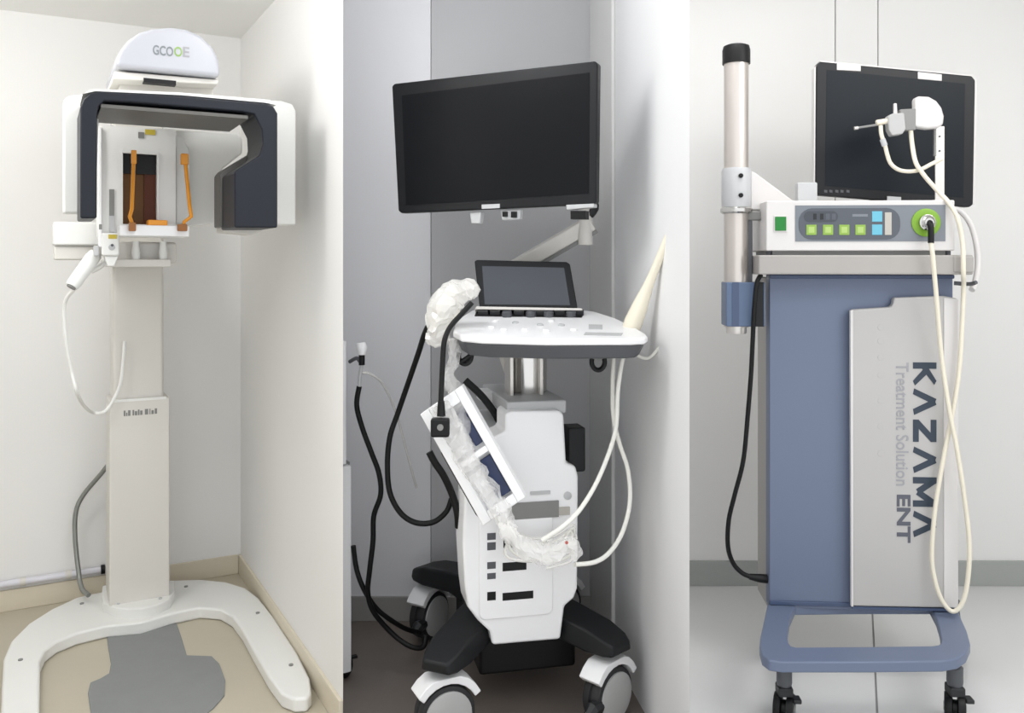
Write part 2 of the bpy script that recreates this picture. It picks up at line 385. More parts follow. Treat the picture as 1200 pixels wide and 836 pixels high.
# angled hand grip with a hanging lead
a, b = F1.V(112, 297, vp - .03), F1.V(84, 336, vp - .06)
gr = MB().tube([a, a.lerp(b, .15), a.lerp(b, .9), b], [.017, .0215, .02, .017], 14, smooth=False).build('hand_grip', 'white_enamel', X, smooth=True)
MB().tube([b, b + (b - a).normalized() * .004], .013, 12, smooth=False).build('grip_end', 'grey_mid', gr, smooth=True)
MB().tube([F1.V(128, 302, vp), F1.V(118, 312, vp - .01), F1.V(107, 318, vp)], .008, 8).build('grip_bracket', 'white_enamel', gr, smooth=True)
MB().tube([F1.V(x, y, v) for x, y, v in ((88, 338, vp - .05), (76, 356, vp), (77, 395, vp + .02), (84, 435, vp + .04), (92, 465, vp + .06), (105, 482, cv - .05), (122, 483, cv - .03), (135, 465, cv - .02), (142, 445, cv - .015), (145, 415, cv - .01), (146, 400, cv - .002))], .0055, 8).build('coiled_lead', 'white_enamel', X, smooth=True)
# patient support: upright panel with mirror window (reflection painted in), chin rest and temple rods
vq = -.52
pz = lambda *a_: F1.poly(a_, vq)
ho = F1.rect(144, 180, 184, 263, vq)
pa = F1.rect(114, 149, 206, 278, vq)
pn = MB()
for bx_ in ((pa[0], ho[0], pa[2], pa[3]), (ho[1], pa[1], pa[2], pa[3]), (ho[0], ho[1], ho[3], pa[3]), (ho[0], ho[1], pa[2], ho[2])):
    pn.box(bx_[0], bx_[1], vq, vq + .05, bx_[2], bx_[3])
pn = pn.build('support_panel', 'white_enamel', X)
MB().box(ho[0], ho[1], vq + .035, vq + .05, ho[2], ho[3]).build('window_reflection', 'reflected_brown', pn)
zz = F1.Q(160, 203, vq)[1]; MB().box(ho[0], ho[1], vq + .02, vq + .036, zz, ho[3]).build('reflection_black', 'black', pn)  # reflected black and browns built as flat coloured blocks
uu = F1.Q(170, 220, vq)[0]; MB().box(uu, ho[1], vq + .025, vq + .036, ho[2], zz).build('reflection_deep_brown', 'brown_deep', pn)
for q in ((143, 177, 185.5, 180.5), (184, 180, 186.5, 263)):
    u0, u1, z0, z1 = F1.rect(*q, vq - .002); MB().box(u0, u1, vq - .005, vq + .001, z0, z1).build('window_rim', 'white_enamel', pn, bevel=.001)
u0, u1, z0, z1 = F1.rect(115, 149, 119, 290, vq - .006); MB().box(u0, u1, vq - .012, vq + .001, z0, z1).build('edge_rail', 'white_cool', pn, bevel=.002)
u0, u1, z0, z1 = F1.rect(128, 222, 134, 272, vq - .003); MB().box(u0, u1, vq - .004, vq + .002, z0, z1).build('scale_slot', 'grey_mid', pn)
MB().box(u0, u1, vq - .005, vq - .003, z0, z0 + (z1 - z0) * .38).build('scale_slide', 'grey_light', pn)
u0, u1, z0, z1 = F1.rect(170, 152, 182, 158, vq - .002); MB().box(u0, u1, vq - .003, vq + .001, z0, z1).build('warning_label', 'yellow_tag', pn)
u0, u1, z0, z1 = F1.rect(162, 155, 169, 162, vq - .002); MB().box(u0, u1, vq - .003, vq + .001, z0, z1).build('sensor_window', 'grey_mid', pn)
u0, u1, z0, z1 = F1.rect(116, 263, 119.5, 269, vq - .014); MB().box(u0, u1, vq - .015, vq - .011, z0, z1).build('bolt', 'grey_mid', pn)
# wide white back cover behind the panel
MB().prism(F1.poly([(116, 148), (278, 156), (284, 162), (284, 180), (262, 197), (256, 206), (250, 262), (210, 268), (116, 262)], vq + .1), vq + .1, vq + .18).build('back_cover', 'white_enamel', X, bevel=.006)
MB().prism(F1.poly([(202, 158), (214, 160), (222, 176), (222, 262), (206, 262), (206, 178)], vq + .02), vq + .02, vq + .07).build('support_cheek', 'white_enamel', X, bevel=.004)
# control block below the panel
u0, u1, z0, z1 = F1.rect(119, 273, 140, 300, vq - .03)
cb = MB().box(u0, u1, vq - .03, vq + .05, z0, z1).build('control_block', 'white_enamel', X, bevel=.006)
u0, u1, z0, z1 = F1.rect(127, 275, 137, 280, vq - .031); MB().box(u0, u1, vq - .0315, vq - .029, z0, z1).build('warning_label', 'yellow_tag', cb)
a = F1.V(131, 290, vq - .03); MB().lathe([(.009, 0), (.009, .003), (.007, .004)], a + Vector((0, .001, 0)), (0, -1, 0), 14).build('button', 'grey_light', cb, smooth=True)
a = F1.V(131.5, 287.5, vq - .035); MB().lathe([(.004, 0), (.004, .002)], a + Vector((0, .001, 0)), (0, -1, 0), 10).build('button_mark', 'grey_dark', cb)
u0, u1, z0, z1 = F1.rect(110, 288, 116, 300, vq - .02); MB().box(u0, u1, vq - .02, vq + .03, z0, z1).build('lock_tab', 'grey_light', cb, bevel=.002)
MB().prism(F1.poly([(122, 300), (139, 300), (134, 312), (126, 312)], vq - .02), vq - .02, vq + .03).build('clamp', 'white_enamel', cb, bevel=.003)
# chin rest tray and amber supports
vc = -.60
u0, u1, z0, z1 = F1.rect(140, 264, 222, 277, vc)
ch = MB().box(u0, u1, vc, vq + .03, z0, z1).build('chin_rest_tray', 'white_cool', X, bevel=.004)
u0, u1, z0, z1 = F1.rect(173, 258, 196, 265, vc + .02); MB().box(u0, u1, vc + .01, vc + .05, z0, z1).build('chin_rest', 'orange', ch, bevel=.003)
def rod(pts, r, nm='temple_rod', m='amber_rod'): return MB().tube([F1.V(x, y, vc - .005) for x, y in pts], r, 8, smooth=False).build(nm, m, X, smooth=True)
r1 = rod(((157, 180), (154.5, 245), (152, 254), (155, 262), (155, 270)), .0055)
u0, u1, z0, z1 = F1.rect(151, 261, 159, 271, vc - .01); MB().box(u0, u1, vc - .02, vc, z0, z1).build('rod_foot', 'amber_dark', r1, bevel=.002)
u0, u1, z0, z1 = F1.rect(154, 176, 160, 192, vc - .01); MB().box(u0, u1, vc - .014, vc + .004, z0, z1).build('temple_pad', 'orange', r1, bevel=.002)
r2 = rod(((217, 188), (222, 240), (224, 254), (216, 260), (214, 270)), .0055, m='orange')
u0, u1, z0, z1 = F1.rect(208, 263, 219, 271, vc - .01); MB().box(u0, u1, vc - .02, vc, z0, z1).build('rod_foot', 'amber_dark', r2, bevel=.002)
u0, u1, z0, z1 = F1.rect(212, 180, 221, 193, vc - .01); MB().box(u0, u1, vc - .014, vc + .004, z0, z1).build('temple_pad', 'orange', r2, bevel=.003)
# rotating arm: navy front frame on a white shell
vn, vm, vw = -.90, -.70, -.62
navy = [(94, 256), (94, 126), (98, 116), (106, 109), (116, 107), (212, 112), (312, 121), (321, 125), (325.5, 133), (325.5, 267), (275, 267), (275, 201), (304, 182), (308, 168), (307, 152), (298, 134), (284, 131), (155, 120), (122, 118.5), (116, 124), (114, 134), (113.5, 256)]
arm = MB().prism(F1.poly(navy, vn), vn, vm).build('rotating_arm', 'navy', X, bevel=.005, seg=3)
shell = [(74, 250), (74, 118), (80, 112), (98, 110), (330, 118), (343, 122), (347, 130), (347, 264), (327, 264), (312, 262), (308, 150), (300, 136), (118, 124), (116, 134), (112, 250)]
MB().prism(F1.poly(shell, vm), vm + .001, vw).build('arm_shell', 'white_enamel', X, bevel=.006, seg=3)
MB().prism(F1.poly([(97, 110), (108, 104), (212, 108.5), (316, 117), (324, 123), (312, 120.5), (212, 111.5), (112, 106.8)], vn + .004), vn + .004, vm).build('arm_rim', 'white_enamel', X)
# dark sheet put in as shade under the arm's white shell
u0, z_ = F1.Q(118, 120, vn); u1, _ = F1.Q(292, 132, vn)
MB().box(u0, u1, vn + .012, vw - .005, z_ - .012, z_ - .001).build('arm_underside_shade', 'dark_slate', X, bevel=.002)
MB().prism(F1.poly([(258, 266), (258, 204), (262, 199), (300, 176), (306, 150), (316, 150), (316, 266)], vm - .02), vm - .02, vm + .08).build('sensor_housing', 'dark_slate', X, bevel=.004)
MB().prism(F1.poly([(262, 272), (262, 262), (312, 264), (308, 271), (296, 275)], vm), vm + .01, vm + .12).build('sensor_base', 'white_warm', X, bevel=.003)
u0, u1, z0, z1 = F1.rect(304, 148, 309, 162, vn + .1); MB().box(u0, u1, vn + .1, vn + .14, z0, z1).build('arm_catch', 'black', X, bevel=.002)
# head cover on top
vh = -.80
head = [(136, 78), (136, 68), (141, 58), (150, 47), (163, 38), (180, 33), (200, 31.5), (219, 34), (236, 42), (249, 54), (256, 68), (258, 80), (258, 90)]
hd = MB().prism(F1.poly(head, vh), vh, vh + .4).build('head_cover', 'head_white', X, bevel=.012, seg=4)
lo = [F1.Q(134, 83, vh + .03), F1.Q(256, 93, vh + .03), F1.Q(256, 99, vh + .03), F1.Q(132, 93, vh + .03)]
MB().prism(lo, vh + .03, vh + .41).build('head_base', 'white_warm', hd, bevel=.004)
u0, u1, z0, z1 = F1.rect(140, 90, 250, 112, vh + .1); MB().box(u0, u1, vh + .1, vh + .4, z0, z1).build('head_neck', 'white_warm', hd, bevel=.004)
u0, u1, z0, z1 = F1.rect(168, 93.5, 206, 98.5, vh + .035); MB().box(u0, u1, vh + .028, vh + .06, z0, z1).build('head_shadow', 'black', hd)  # black block painted in for the shadow beneath the head
a = F1.V(179, 65, vh - .001); hgt = F1.S(14, 200, 58, vh)
def logo(t, m, x0, x1, y1): o_ = F1.V(x0, y1, vh - .0005); text_mesh('lettering', t, m, hd, o_, (1, 0, 0.0), (0, 0, 1), F1.S(12.5, x0, y1, vh), F1.S(x1 - x0, x0, y1, vh), .02)
logo('GCO', 'logo_grey', 179, 203, 64); logo('O', 'logo_green', 204, 213.5, 66); logo('E', 'ink_grey', 214.5, 222, 66.5)

# conduit hose behind the column, grey floor mat
hose = MB().tube([wall1(126, 546, .1), wall1(118, 556, .09), wall1(98, 580, .07), wall1(89, 600, .07), wall1(88, 630, .08), wall1(92, 670, .11), wall1(96, 690, .16), wall1(104, 698, .2)], .0085, 10).build('flexible_conduit', 'conduit', smooth=True)
tag(recentre(hose), 'grey flexible conduit curving down from the wall behind the white x-ray column', 'conduit')
mp = [(124, 738), (150, 739), (180, 733), (204, 722), (212, 745), (219, 768), (248, 769), (257, 778), (264, 797), (263, 815), (250, 830), (235, 842), (215, 850), (150, 852), (108, 848), (103, 812), (106, 800), (118, 795), (128, 789), (130, 778), (127, 760)]
gm = MB().slab([F1.G(x, y, .004) for x, y in mp], .0, .004).build('floor_mat', 'mat_grey', bevel=.0015)
place(gm, F1); tag(gm, 'dark grey foot-shaped rubber mat on the beige floor inside the horseshoe foot', 'mat')

# ================================================================== ULTRASOUND ROOM
FL, FR_, BL = flat(P(521, 868, floor_y(868))), flat(P(712, 845, floor_y(845))), flat(P(503, 747, floor_y(747)))
ang2 = math.degrees(math.atan2((FR_ - FL).y, (FR_ - FL).x))
cen = (FR_ + BL) / 2
F2 = Frame(cen.x, cen.y, ang2)
U = empty('ultrasound_cart', F2, 'white and black ultrasound cart on four casters with raised display and control desk', 'ultrasound cart')
lo2 = lambda p: F2.loc(Vector((p.x, p.y, 0)))
BRp = FR_ + (BL - FL)
casters = {'fl': (FL, 25), 'fr': (FR_, 46), 'bl': (BL, 60), 'br': (BRp, 30)}
wr = .077
def caster_at(p, deg):                             # twin-wheel caster: tyres, hubs, white hood, brake pedal
    q = lo2(p); a = R(deg) - F2.a; ax = Vector((math.sin(a), -math.cos(a), 0)); fw = Vector((ax.y, -ax.x, 0))
    c = Vector((q.x, q.y, wr)); body = None
    w1 = MB()
    body = w1.lathe([(wr * .8, -.030), (wr * .97, -.027), (wr, -.02), (wr, -.006), (wr * .92, -.003), (wr * .92, .003), (wr, .006), (wr, .02), (wr * .97, .027), (wr * .8, .030)], c, ax, 32).build('caster', 'tyre', U, smooth=True)
    for s_ in (-1, 1): MB().lathe([(wr * .83, .026), (wr * .83, .034), (wr * .76, .036), (wr * .3, .037), (wr * .1, .037)], c, ax * s_, 32).build('hub', 'hub_grey', body, smooth=True)
    pts = []
    for k in range(9):
        t = R(35 + 118 * k / 8); pts.append((math.cos(t), math.sin(t)))
    rings = []
    for s_ in (-.034, .034):
        rings.append([c + fw * (x * (wr + .006)) + Vector((0, 0, z * (wr + .006))) + ax * s_ for x, z in pts] + [c + fw * (x * (wr + .024)) + Vector((0, 0, min(z * (wr + .03), wr + .022))) + ax * s_ for x, z in reversed(pts)])
    MB().loft(rings).build('caster_hood', 'white_cool', body, bevel=.003)
    fw = -fw; pd = c - fw * (wr + .004) + Vector((0, 0, -.006))
    MB().tube([pd + ax * .02 + fw * .02, pd + ax * .02 - fw * .01, pd + ax * .02 - fw * .03 + Vector((0, 0, -.012))], [.018, .02, .012], 8, smooth=False).build('brake_pedal', 'black_soft', body)
    return q
ends = {k: caster_at(*v) for k, v in casters.items()}
zl0, zl1 = .208, .275
hubc = Vector((.0, .02, 0))
for k, q in ends.items():                          # black base leg from the middle out to each caster
    d = Vector((q.x - hubc.x, q.y - hubc.y, 0)); L = d.length; d.normalize(); s_ = Vector((-d.y, d.x, 0)); rings = []
    for t, wd, za, zb in ((.12, .075, zl0 - .03, zl1 + .0), (.55, .066, zl0, zl1 - .005), (.92, .062, zl0 - .012, zl0 + .045), (1.06, .054, zl0 - .012, zl0 + .03), (1.13, .04, zl0 - .01, zl0 + .018)):
        p = hubc + d * (L * t); rings.append([p + s_ * wd + Vector((0, 0, za)), p - s_ * wd + Vector((0, 0, za)), p - s_ * wd * .86 + Vector((0, 0, zb)), p + s_ * wd * .86 + Vector((0, 0, zb))])
    MB().loft(rings).build('base_leg', 'leg_black', U, bevel=.008, seg=3)
u0, u1, z0, z1 = F2.rect(560, 720, 672, 775, -.12)
MB().box(-.13, .15, -.20, .22, .10, .25).build('base_core_shadow', 'black', U, bevel=.01)  # leg hub, enlarged and blackened for the shadow beneath the tower
# white tower, its front panel and slots
vt = -.275
tower = [(577, 757), (574, 741), (560, 728), (548, 712), (545, 690), (542, 640), (545, 575), (562, 522), (580, 512), (592, 506), (592, 486), (598, 482), (656, 481), (661, 486), (664, 543), (675, 547), (678, 560), (677, 690), (673, 702), (662, 711), (657, 750)]
tw = MB().prism(F2.poly(tower, vt), vt, vt + .12).build('tower', 'white_cool', U, bevel=.01, seg=3)
rb = F2.rect(572, 500, 655, 750, vt + .1)
MB().box(rb[0], rb[1], vt + .118, .14, rb[2] + .02, rb[3]).build('tower_rear', 'grey_light', tw, bevel=.01)
u0, u1, z0, z1 = F2.rect(594, 470, 664, 486, vt + .03); MB().box(u0, u1, vt + .03, .12, z0, z1).build('tower_cap', 'grey_light', tw, bevel=.006)
def front(nm, q, m, off=.003, par=None, bev=0.0, back=.006):
    u0, u1, z0, z1 = F2.rect(*q, vt - off); return MB().box(u0, u1, vt - off, vt + back, z0, z1).build(nm, m, par or tw, bevel=bev)
pnl = F2.rect(562, 605, 648, 724, vt - .006)
MB().prism(rounded(*pnl, .018), vt - .006, vt + .01).build('front_panel', 'white_cool', tw, bevel=.003)
for q in ((589, 694, 625, 703), (589, 659, 617, 669), (590, 631, 604, 642)): front('disc_slot', q, 'black', .0068)
for q in ((571, 694, 581, 704), (571, 659, 581, 667), (571, 672, 581, 679), (571, 625, 581, 633), (571, 636, 581, 645)): front('port', q, 'grey_dark' if q[1] != 694 else 'black', .0068)
front('drawer_recess', (596, 589, 655, 608), 'grey_mid', .0066); front('drawer_latch', (654, 595, 668, 604), 'beige_key', .006)
front('seam', (622, 576, 645, 580), 'grey_light', .004)
a = F2.V(665, 581, vt); MB().lathe([(.011, 0), (.011, .004), (.008, .006)], a, (0, -1, 0), 16).build('lock', 'grey_light', tw, smooth=True)
u0, u1, z0, z1 = F2.rect(664, 500, 680, 552, vt + .05); MB().box(u0, u1 + .01, vt + .03, vt + .1, z0, z1).build('hinge_block', 'leg_black', tw, bevel=.006)
# black rear handle behind the tower
MB().tube([F2.V(x, y, v) for x, y, v in ((545, 446, -.06), (566, 466, -.08), (584, 492, -.1), (590, 515, -.1))], .011, 8).build('cable_guide', 'leg_black', U, smooth=True)
u0, u1, z0, z1 = F2.rect(563, 458, 605, 470, -.02); MB().box(u0, u1, -.04, .05, z0, z1).build('rear_shelf', 'white_cool', U, bevel=.003)
# chrome lift column
ca_, cb_ = F2.Q(600, 440, -.1), F2.Q(644, 440, -.1); zc0, zc1 = F2.Q(620, 482, -.1)[1], F2.Q(620, 408, -.1)[1]
um = (ca_[0] + cb_[0]) / 2; hw = (cb_[0] - ca_[0]) / 2
lc2 = MB().lathe([(hw, zc0), (hw, zc1)], (um, -.06, 0), n=28).build('lift_column', 'chrome', U, smooth=True)
for px in (598, 633): u_, z_ = F2.Q(px, 440, -.14); MB().box(u_, u_ + .012, -.135, -.06, zc0, zc1).build('column_rail', 'silver', lc2, bevel=.003)
# control desk: tilted white deck over a black tray
class Deck:                                        # the sloping desk plane
    p0 = P(640, 398, 2.17); n = Vector((0, -math.sin(R(7.0)), math.cos(R(7.0))))
    @classmethod
    def hit(c, px, py, up=0.0):
        d = Vector(((px - 600) / FPX, 1, -(py - HOR) / FPX)); o = Vector((0, 0, CAMH)); q = c.p0 + c.n * up
        return F2.loc(o + d * ((q - o).dot(c.n) / d.dot(c.n)))
nl = (F2.loc(Deck.n + F2.o))
deck = [(531, 388), (533, 380), (541, 371), (552, 364), (562, 361), (640, 361.5), (680, 363), (697, 365), (722, 373), (745, 384), (757, 391), (759, 394), (756, 396), (740, 397), (640, 397.5), (565, 395.5), (540, 393)]
def deck_slab(pts, up0, up1, shrink=0.0):
    top = [Deck.hit(x, y) for x, y in pts]; c = sum(top, Vector()) / len(top)
    return [[p.lerp(c, shrink) + nl * up0 for p in top], [p.lerp(c, shrink * .3) + nl * up1 for p in top]]
dk = MB().loft(deck_slab(deck, -.018, 0)).build('control_desk', 'white_cool', U, bevel=.006, seg=3)
MB().loft(deck_slab(deck, -.056, -.018, .09)).build('desk_tray', 'grey_dark', dk, bevel=.006, seg=3)
def on_deck(nm, pts, m, h, par=dk): return MB().loft([[Deck.hit(x, y) for x, y in pts], [Deck.hit(x, y) + nl * h for x, y in pts]]).build(nm, m, par, bevel=.0015)
on_deck('knob_trough', [(558, 366), (684, 368), (682, 372.5), (556, 371)], 'black', .002)
for px in (594, 622, 643, 669):
    p = Deck.hit(px, 371.5); MB().lathe([(.014, 0), (.014, .014), (.011, .017)], p, nl, 14).build('dial', 'grey_dark', dk, smooth=True)
for px in (566, 580, 608, 632, 656, 678): on_deck('slider', [(px - 6, 367.5), (px + 6, 367.6), (px + 6, 370.2), (px - 6, 370)], 'black_soft', .012)
for px, py in ((604, 379), (633, 381.5), (658, 382), (575, 384), (590, 387), (615, 387), (640, 388.5), (672, 387), (580, 377), (646, 377)):
    p = Deck.hit(px, py); MB().lathe([(.009, 0), (.009, .003), (.007, .005)], p, nl, 12).build('key', 'grey_light' if px in (604, 633, 658) else 'white_cool', dk, smooth=True)
on_deck('label_plate', [(690, 381), (706, 381.4), (706, 386.5), (690, 386)], 'grey_light', .002)
on_deck('palm_rest', [(686, 390), (730, 391), (728, 394), (684, 393)], 'grey_light', .0015)
def hook(px, py, dep):
    c = P(px, py, dep); mb = MB(); pts = []
    for k in range(12):
        t = R(-200 + 220 * k / 11); pts.append(F2.loc(c + Vector((.017 * math.cos(t), 0, .022 * math.sin(t)))))
    return mb.tube(pts, .0065, 8).build('cable_hook', 'black', U, smooth=True)
hook(701, 424, 2.3); hook(545, 417, 2.3)
MB().tube([F2.loc(P(x, y, 2.3)) for x, y in ((533, 398), (545, 404), (556, 412), (540, 425))], .007, 8).build('cable_hook', 'black', U, smooth=True)
# touch screen leaning back on the desk
FT = Frame(*xy(flat(P(615, 360, 2.52))), 0.0)
def tilted(pts, off, lean=R(14), py0=361):         # a plate that leans back from its lower edge
    z_0 = FT.Q(615, py0, 0)[1]; out = []
    for x, y in pts:
        d = Vector(((x - 600) / FPX, 1, -(y - HOR) / FPX)); o = Vector((0, 0, CAMH)); p0 = Vector((FT.o.x, FT.o.y, z_0)); n = Vector((0, -math.cos(lean), math.sin(lean)))
        out.append(F2.loc(o + d * ((p0 - o).dot(n) / d.dot(n)) + n * off))
    return out
ts = [(556, 306), (559, 304.5), (664, 307), (668, 309.5), (677, 361), (562, 361)]
tsc = MB().loft([tilted(ts, 0), tilted(ts, -.022)]).build('touch_screen', 'bezel', U, bevel=.003)
gl = [(565, 312), (661, 314), (668, 358), (568, 357)]
MB().loft([tilted(gl, .0012), tilted(gl, -.004)]).build('screen_glass', 'touch_glass', tsc)
MB().loft([tilted([(558, 359.5), (682, 361.5), (683, 365), (556, 363.5)], .006), tilted([(558, 359.5), (682, 361.5), (683, 365), (556, 363.5)], -.03)]).build('screen_hinge', 'silver', tsc, bevel=.002)
# main display
ang_m = math.degrees(math.atan2(2.30 - 2.54, ray_x(699, 2.30) - ray_x(462, 2.54)))
c_ = (flat(P(699, 160, 2.30)) + flat(P(462, 170, 2.54))) / 2
FM = Frame(c_.x, c_.y, ang_m)
def on_mon(pts, v): return [F2.loc(FM.o + FM.u * q[0] + FM.v * v + Vector((0, 0, q[1]))) for q in FM.poly(pts, 0)]
mo = [(459, 101), (462, 98), (697, 71.5), (700.5, 74.5), (698.5, 237), (695, 239.5), (470, 250), (466.5, 247)]
md = MB().loft([on_mon(mo, 0), on_mon(mo, .03)]).build('display', 'bezel', U, bevel=.004, seg=3)
MB().loft([on_mon([(471, 112), (691, 85), (690, 227), (476, 241)], -.0012), on_mon([(471, 112), (691, 85), (690, 227), (476, 241)], .004)]).build('display_glass', 'screen_black', md)
MB().loft([on_mon([(500, 120), (670, 100), (668, 215), (505, 228)], .03), on_mon([(520, 135), (650, 115), (648, 205), (525, 215)], .06)]).build('display_back', 'black_soft', md, bevel=.005)
MB().loft([on_mon([(565, 240), (586, 239), (586, 244), (565, 245)], -.003), on_mon([(565, 240), (586, 239), (586, 244), (565, 245)], .0)]).build('badge', 'grey_light', md)
MB().loft([on_mon([(663, 240), (696, 238.5), (696, 243), (664, 246)], .0), on_mon([(663, 240), (696, 238.5), (696, 243), (664, 246)], .03)]).build('display_chin', 'grey_light', md, bevel=.002)
for (x0, y0, x1, y1), m_ in (((668, 247, 686, 257), 'black'), ((588, 248, 593, 254), 'black'), ((598, 248, 604, 255), 'black')):
    pts = [(x0, y0), (x1, y0), (x1, y1), (x0, y1)]; MB().loft([on_mon(pts, .004), on_mon(pts, .03)]).build('port', m_, md)
for pts in ([(584, 246), (608, 245), (607, 257), (586, 258)], [(548, 249), (562, 248), (560, 262), (550, 262)]):
    MB().loft([on_mon(pts, .012), on_mon(pts, .035)]).build('mount_lug', 'grey_light', md, bevel=.003)
# white support arm and grey post
arm_a, arm_b = F2.loc(P(576, 330, 2.72)), F2.loc(P(692, 262, 2.62))
d = (arm_b - arm_a).normalized(); up_ = Vector((0, 1, 0)).cross(d) * -1; up_ = up_ if up_.z > 0 else -up_
rings = [[p + up_ * .026 + Vector((0, -.02, 0)), p + up_ * .026 + Vector((0, .03, 0)), p - up_ * .026 + Vector((0, .03, 0)), p - up_ * .026 + Vector((0, -.02, 0))] for p in (arm_a, arm_b)]
sa = MB().loft(rings).build('support_arm', 'white_warm', U, bevel=.006)
rings = [[p - up_ * .026 + Vector((0, -.018, 0)), p - up_ * .026 + Vector((0, .028, 0)), p - up_ * .038 + Vector((0, .028, 0)), p - up_ * .038 + Vector((0, -.018, 0))] for p in (arm_a, arm_b)]
MB().loft(rings).build('arm_channel', 'grey_mid', sa)
p = P(686, 256, 2.62); q = F2.loc(p); MB().lathe([(.022, -.08), (.022, .03)], q, n=16).build('arm_joint', 'white_warm', sa, smooth=True)
q0, q1 = F2.loc(P(576, 330, 2.72)), F2.loc(P(590, 480, 2.62)); MB().tube([q0, q0.lerp(q1, .5) + Vector((.02, .02, 0)), F2.loc(P(615, 478, 2.62))], .022, 12).build('arm_post', 'white_warm', U, smooth=True)
md_back = F2.loc(FM.o + FM.v * .05 + Vector((0, 0, FM.Q(640, 215, 0)[1])))
MB().tube([q, q + Vector((0, -.03, .05)), md_back], .016, 10).build('display_mount', 'black_soft', sa, smooth=True)

# ---- crumpled clear plastic and what hangs on the cart
def crumple(name, m, pts, r, amp=.35, freq=26, parent=None, n=14, sub=6, seed=0.0, flat_=1.0):
    mb = MB().tube(pts, r, n, sub); c = None
    for i, v in enumerate(mb.v):
        d = noise.noise_vector(v * freq + Vector((seed, 0, 0))) + .5 * noise.noise_vector(v * freq * 2.3 + Vector((0, seed, 0)))
        rr = sum(r) / len(r) if isinstance(r, (list, tuple)) else r
        v += d * rr * amp
    return mb.build(name, m, parent)
# wrapped probe head in its clear sleeve beside the touch screen
wp = crumple('wrapped_probe', 'gel_white', [P(516, 396, 2.32), P(518, 380, 2.32), P(524, 362, 2.33), P(533, 350, 2.34), P(546, 347, 2.36)], [.014, .028, .034, .03, .012], .35, 34)
crumple('clear_sleeve', 'film_thick', [P(512, 405, 2.3), P(514, 385, 2.3), P(519, 361, 2.3), P(533, 344, 2.32), P(552, 341, 2.33), P(557, 350, 2.34)], [.02, .034, .04, .034, .028, .010], .45, 34, wp, 18)
crumple('sleeve_tail', 'film', [P(531, 396, 2.28), P(532, 420, 2.28), P(527, 445, 2.28), P(538, 470, 2.26), P(540, 500, 2.25), P(546, 530, 2.24)], [.016, .018, .016, .024, .026, .02], .5, 30, wp, 14, seed=3)
tag(wp, 'pale wrapped scanning probe in crumpled clear plastic at the left end of the desk', 'probe')
lead = MB().tube([P(553, 355, 2.26), P(543, 366, 2.25), P(531, 379, 2.24), P(524, 390, 2.23), P(520, 405, 2.22), P(518, 440, 2.21), P(516, 488, 2.2)], .0068, 10).build('plug_lead', 'cable_black', smooth=True)
MB().box(*[v for v in (P(505, 500, 2.2).x, P(527, 500, 2.2).x, 2.185, 2.215, P(516, 512, 2.2).z, P(516, 490, 2.2).z)]).build('plug', 'black', lead, bevel=.006)
MB().lathe([(.008, 0), (.008, .004), (.005, .004)], P(516, 501, 2.185) + Vector((0, .0, 0)), (0, -1, 0), 14).build('plug_socket', 'grey_mid', lead)
MB().tube([P(517, 488, 2.2), P(517, 470, 2.203)], [.011, .0085], 10, smooth=False).build('strain_relief', 'black', lead, smooth=True)
tag(lead, 'black lead hanging from the desk with a square plug over the white tray', 'cable')
# white tray with two dark blue windows, hung aslant against the tower
FB = Frame(*xy(flat(P(556, 535, 2.23))), -6)
A, B, Cc, D = (492, 486), (541, 452), (619, 577), (566, 617)
bc = [Vector(q) for q in FB.poly([A, B, Cc, D], 0)]
def tq(s_, t_): return tuple(bc[0] + (bc[1] - bc[0]) * s_ + (bc[3] - bc[0]) * t_)
def traypoly(s0_, s1_, t0_, t1_): return [tq(s0_, t0_), tq(s1_, t0_), tq(s1_, t1_), tq(s0_, t1_)]
tr = empty('hanging_tray', FB, 'white slanting tray with dark blue packets hung against the ultrasound tower', 'tray')
MB().prism(traypoly(0, 1, 0, 1), .028, .036).build('tray_back', 'white_cool', tr)
for q in ((0, .2, 0, 1), (.82, 1, 0, 1), (.2, .82, 0, .1), (.2, .82, .92, 1)):
    MB().prism(traypoly(*q), -.0, .03).build('tray_side', 'white_cool', tr, bevel=.003)
MB().prism(traypoly(.2, .82, .49, .54), .0, .03).build('tray_divider', 'white_cool', tr, bevel=.002)
for q in ((.62, .8, .14, .46), (.5, .8, .57, .9)):
    MB().prism(traypoly(*q), .012, .026).build('blue_packet', 'blue_pack', tr, bevel=.003)
MB().prism([tq(-.04, .34), tq(.02, .34), tq(.02, .98), tq(-.04, .9)], .01, .036).build('tray_clip', 'leg_black', tr, bevel=.003)
def tp(s_, t_, v): q = tq(s_, t_); return F_world(FB, q[0], v, q[1])
def F_world(F, u, v, z): return F.o + F.u * u + F.v * v + Vector((0, 0, z))
pf = crumple('plastic_wrap', 'film', [tp(.45, .02, -.004), tp(.42, .2, -.012), tp(.4, .45, -.014), tp(.42, .7, -.012), tp(.5, .98, -.012), P(600, 630, 2.15), P(625, 650, 2.15)], [.022, .028, .026, .026, .022, .018, .008], .55, 36, None, 16, seed=9)
tag(pf, 'crumpled clear plastic wrap lying in the white tray and trailing over the tower', 'plastic wrap')
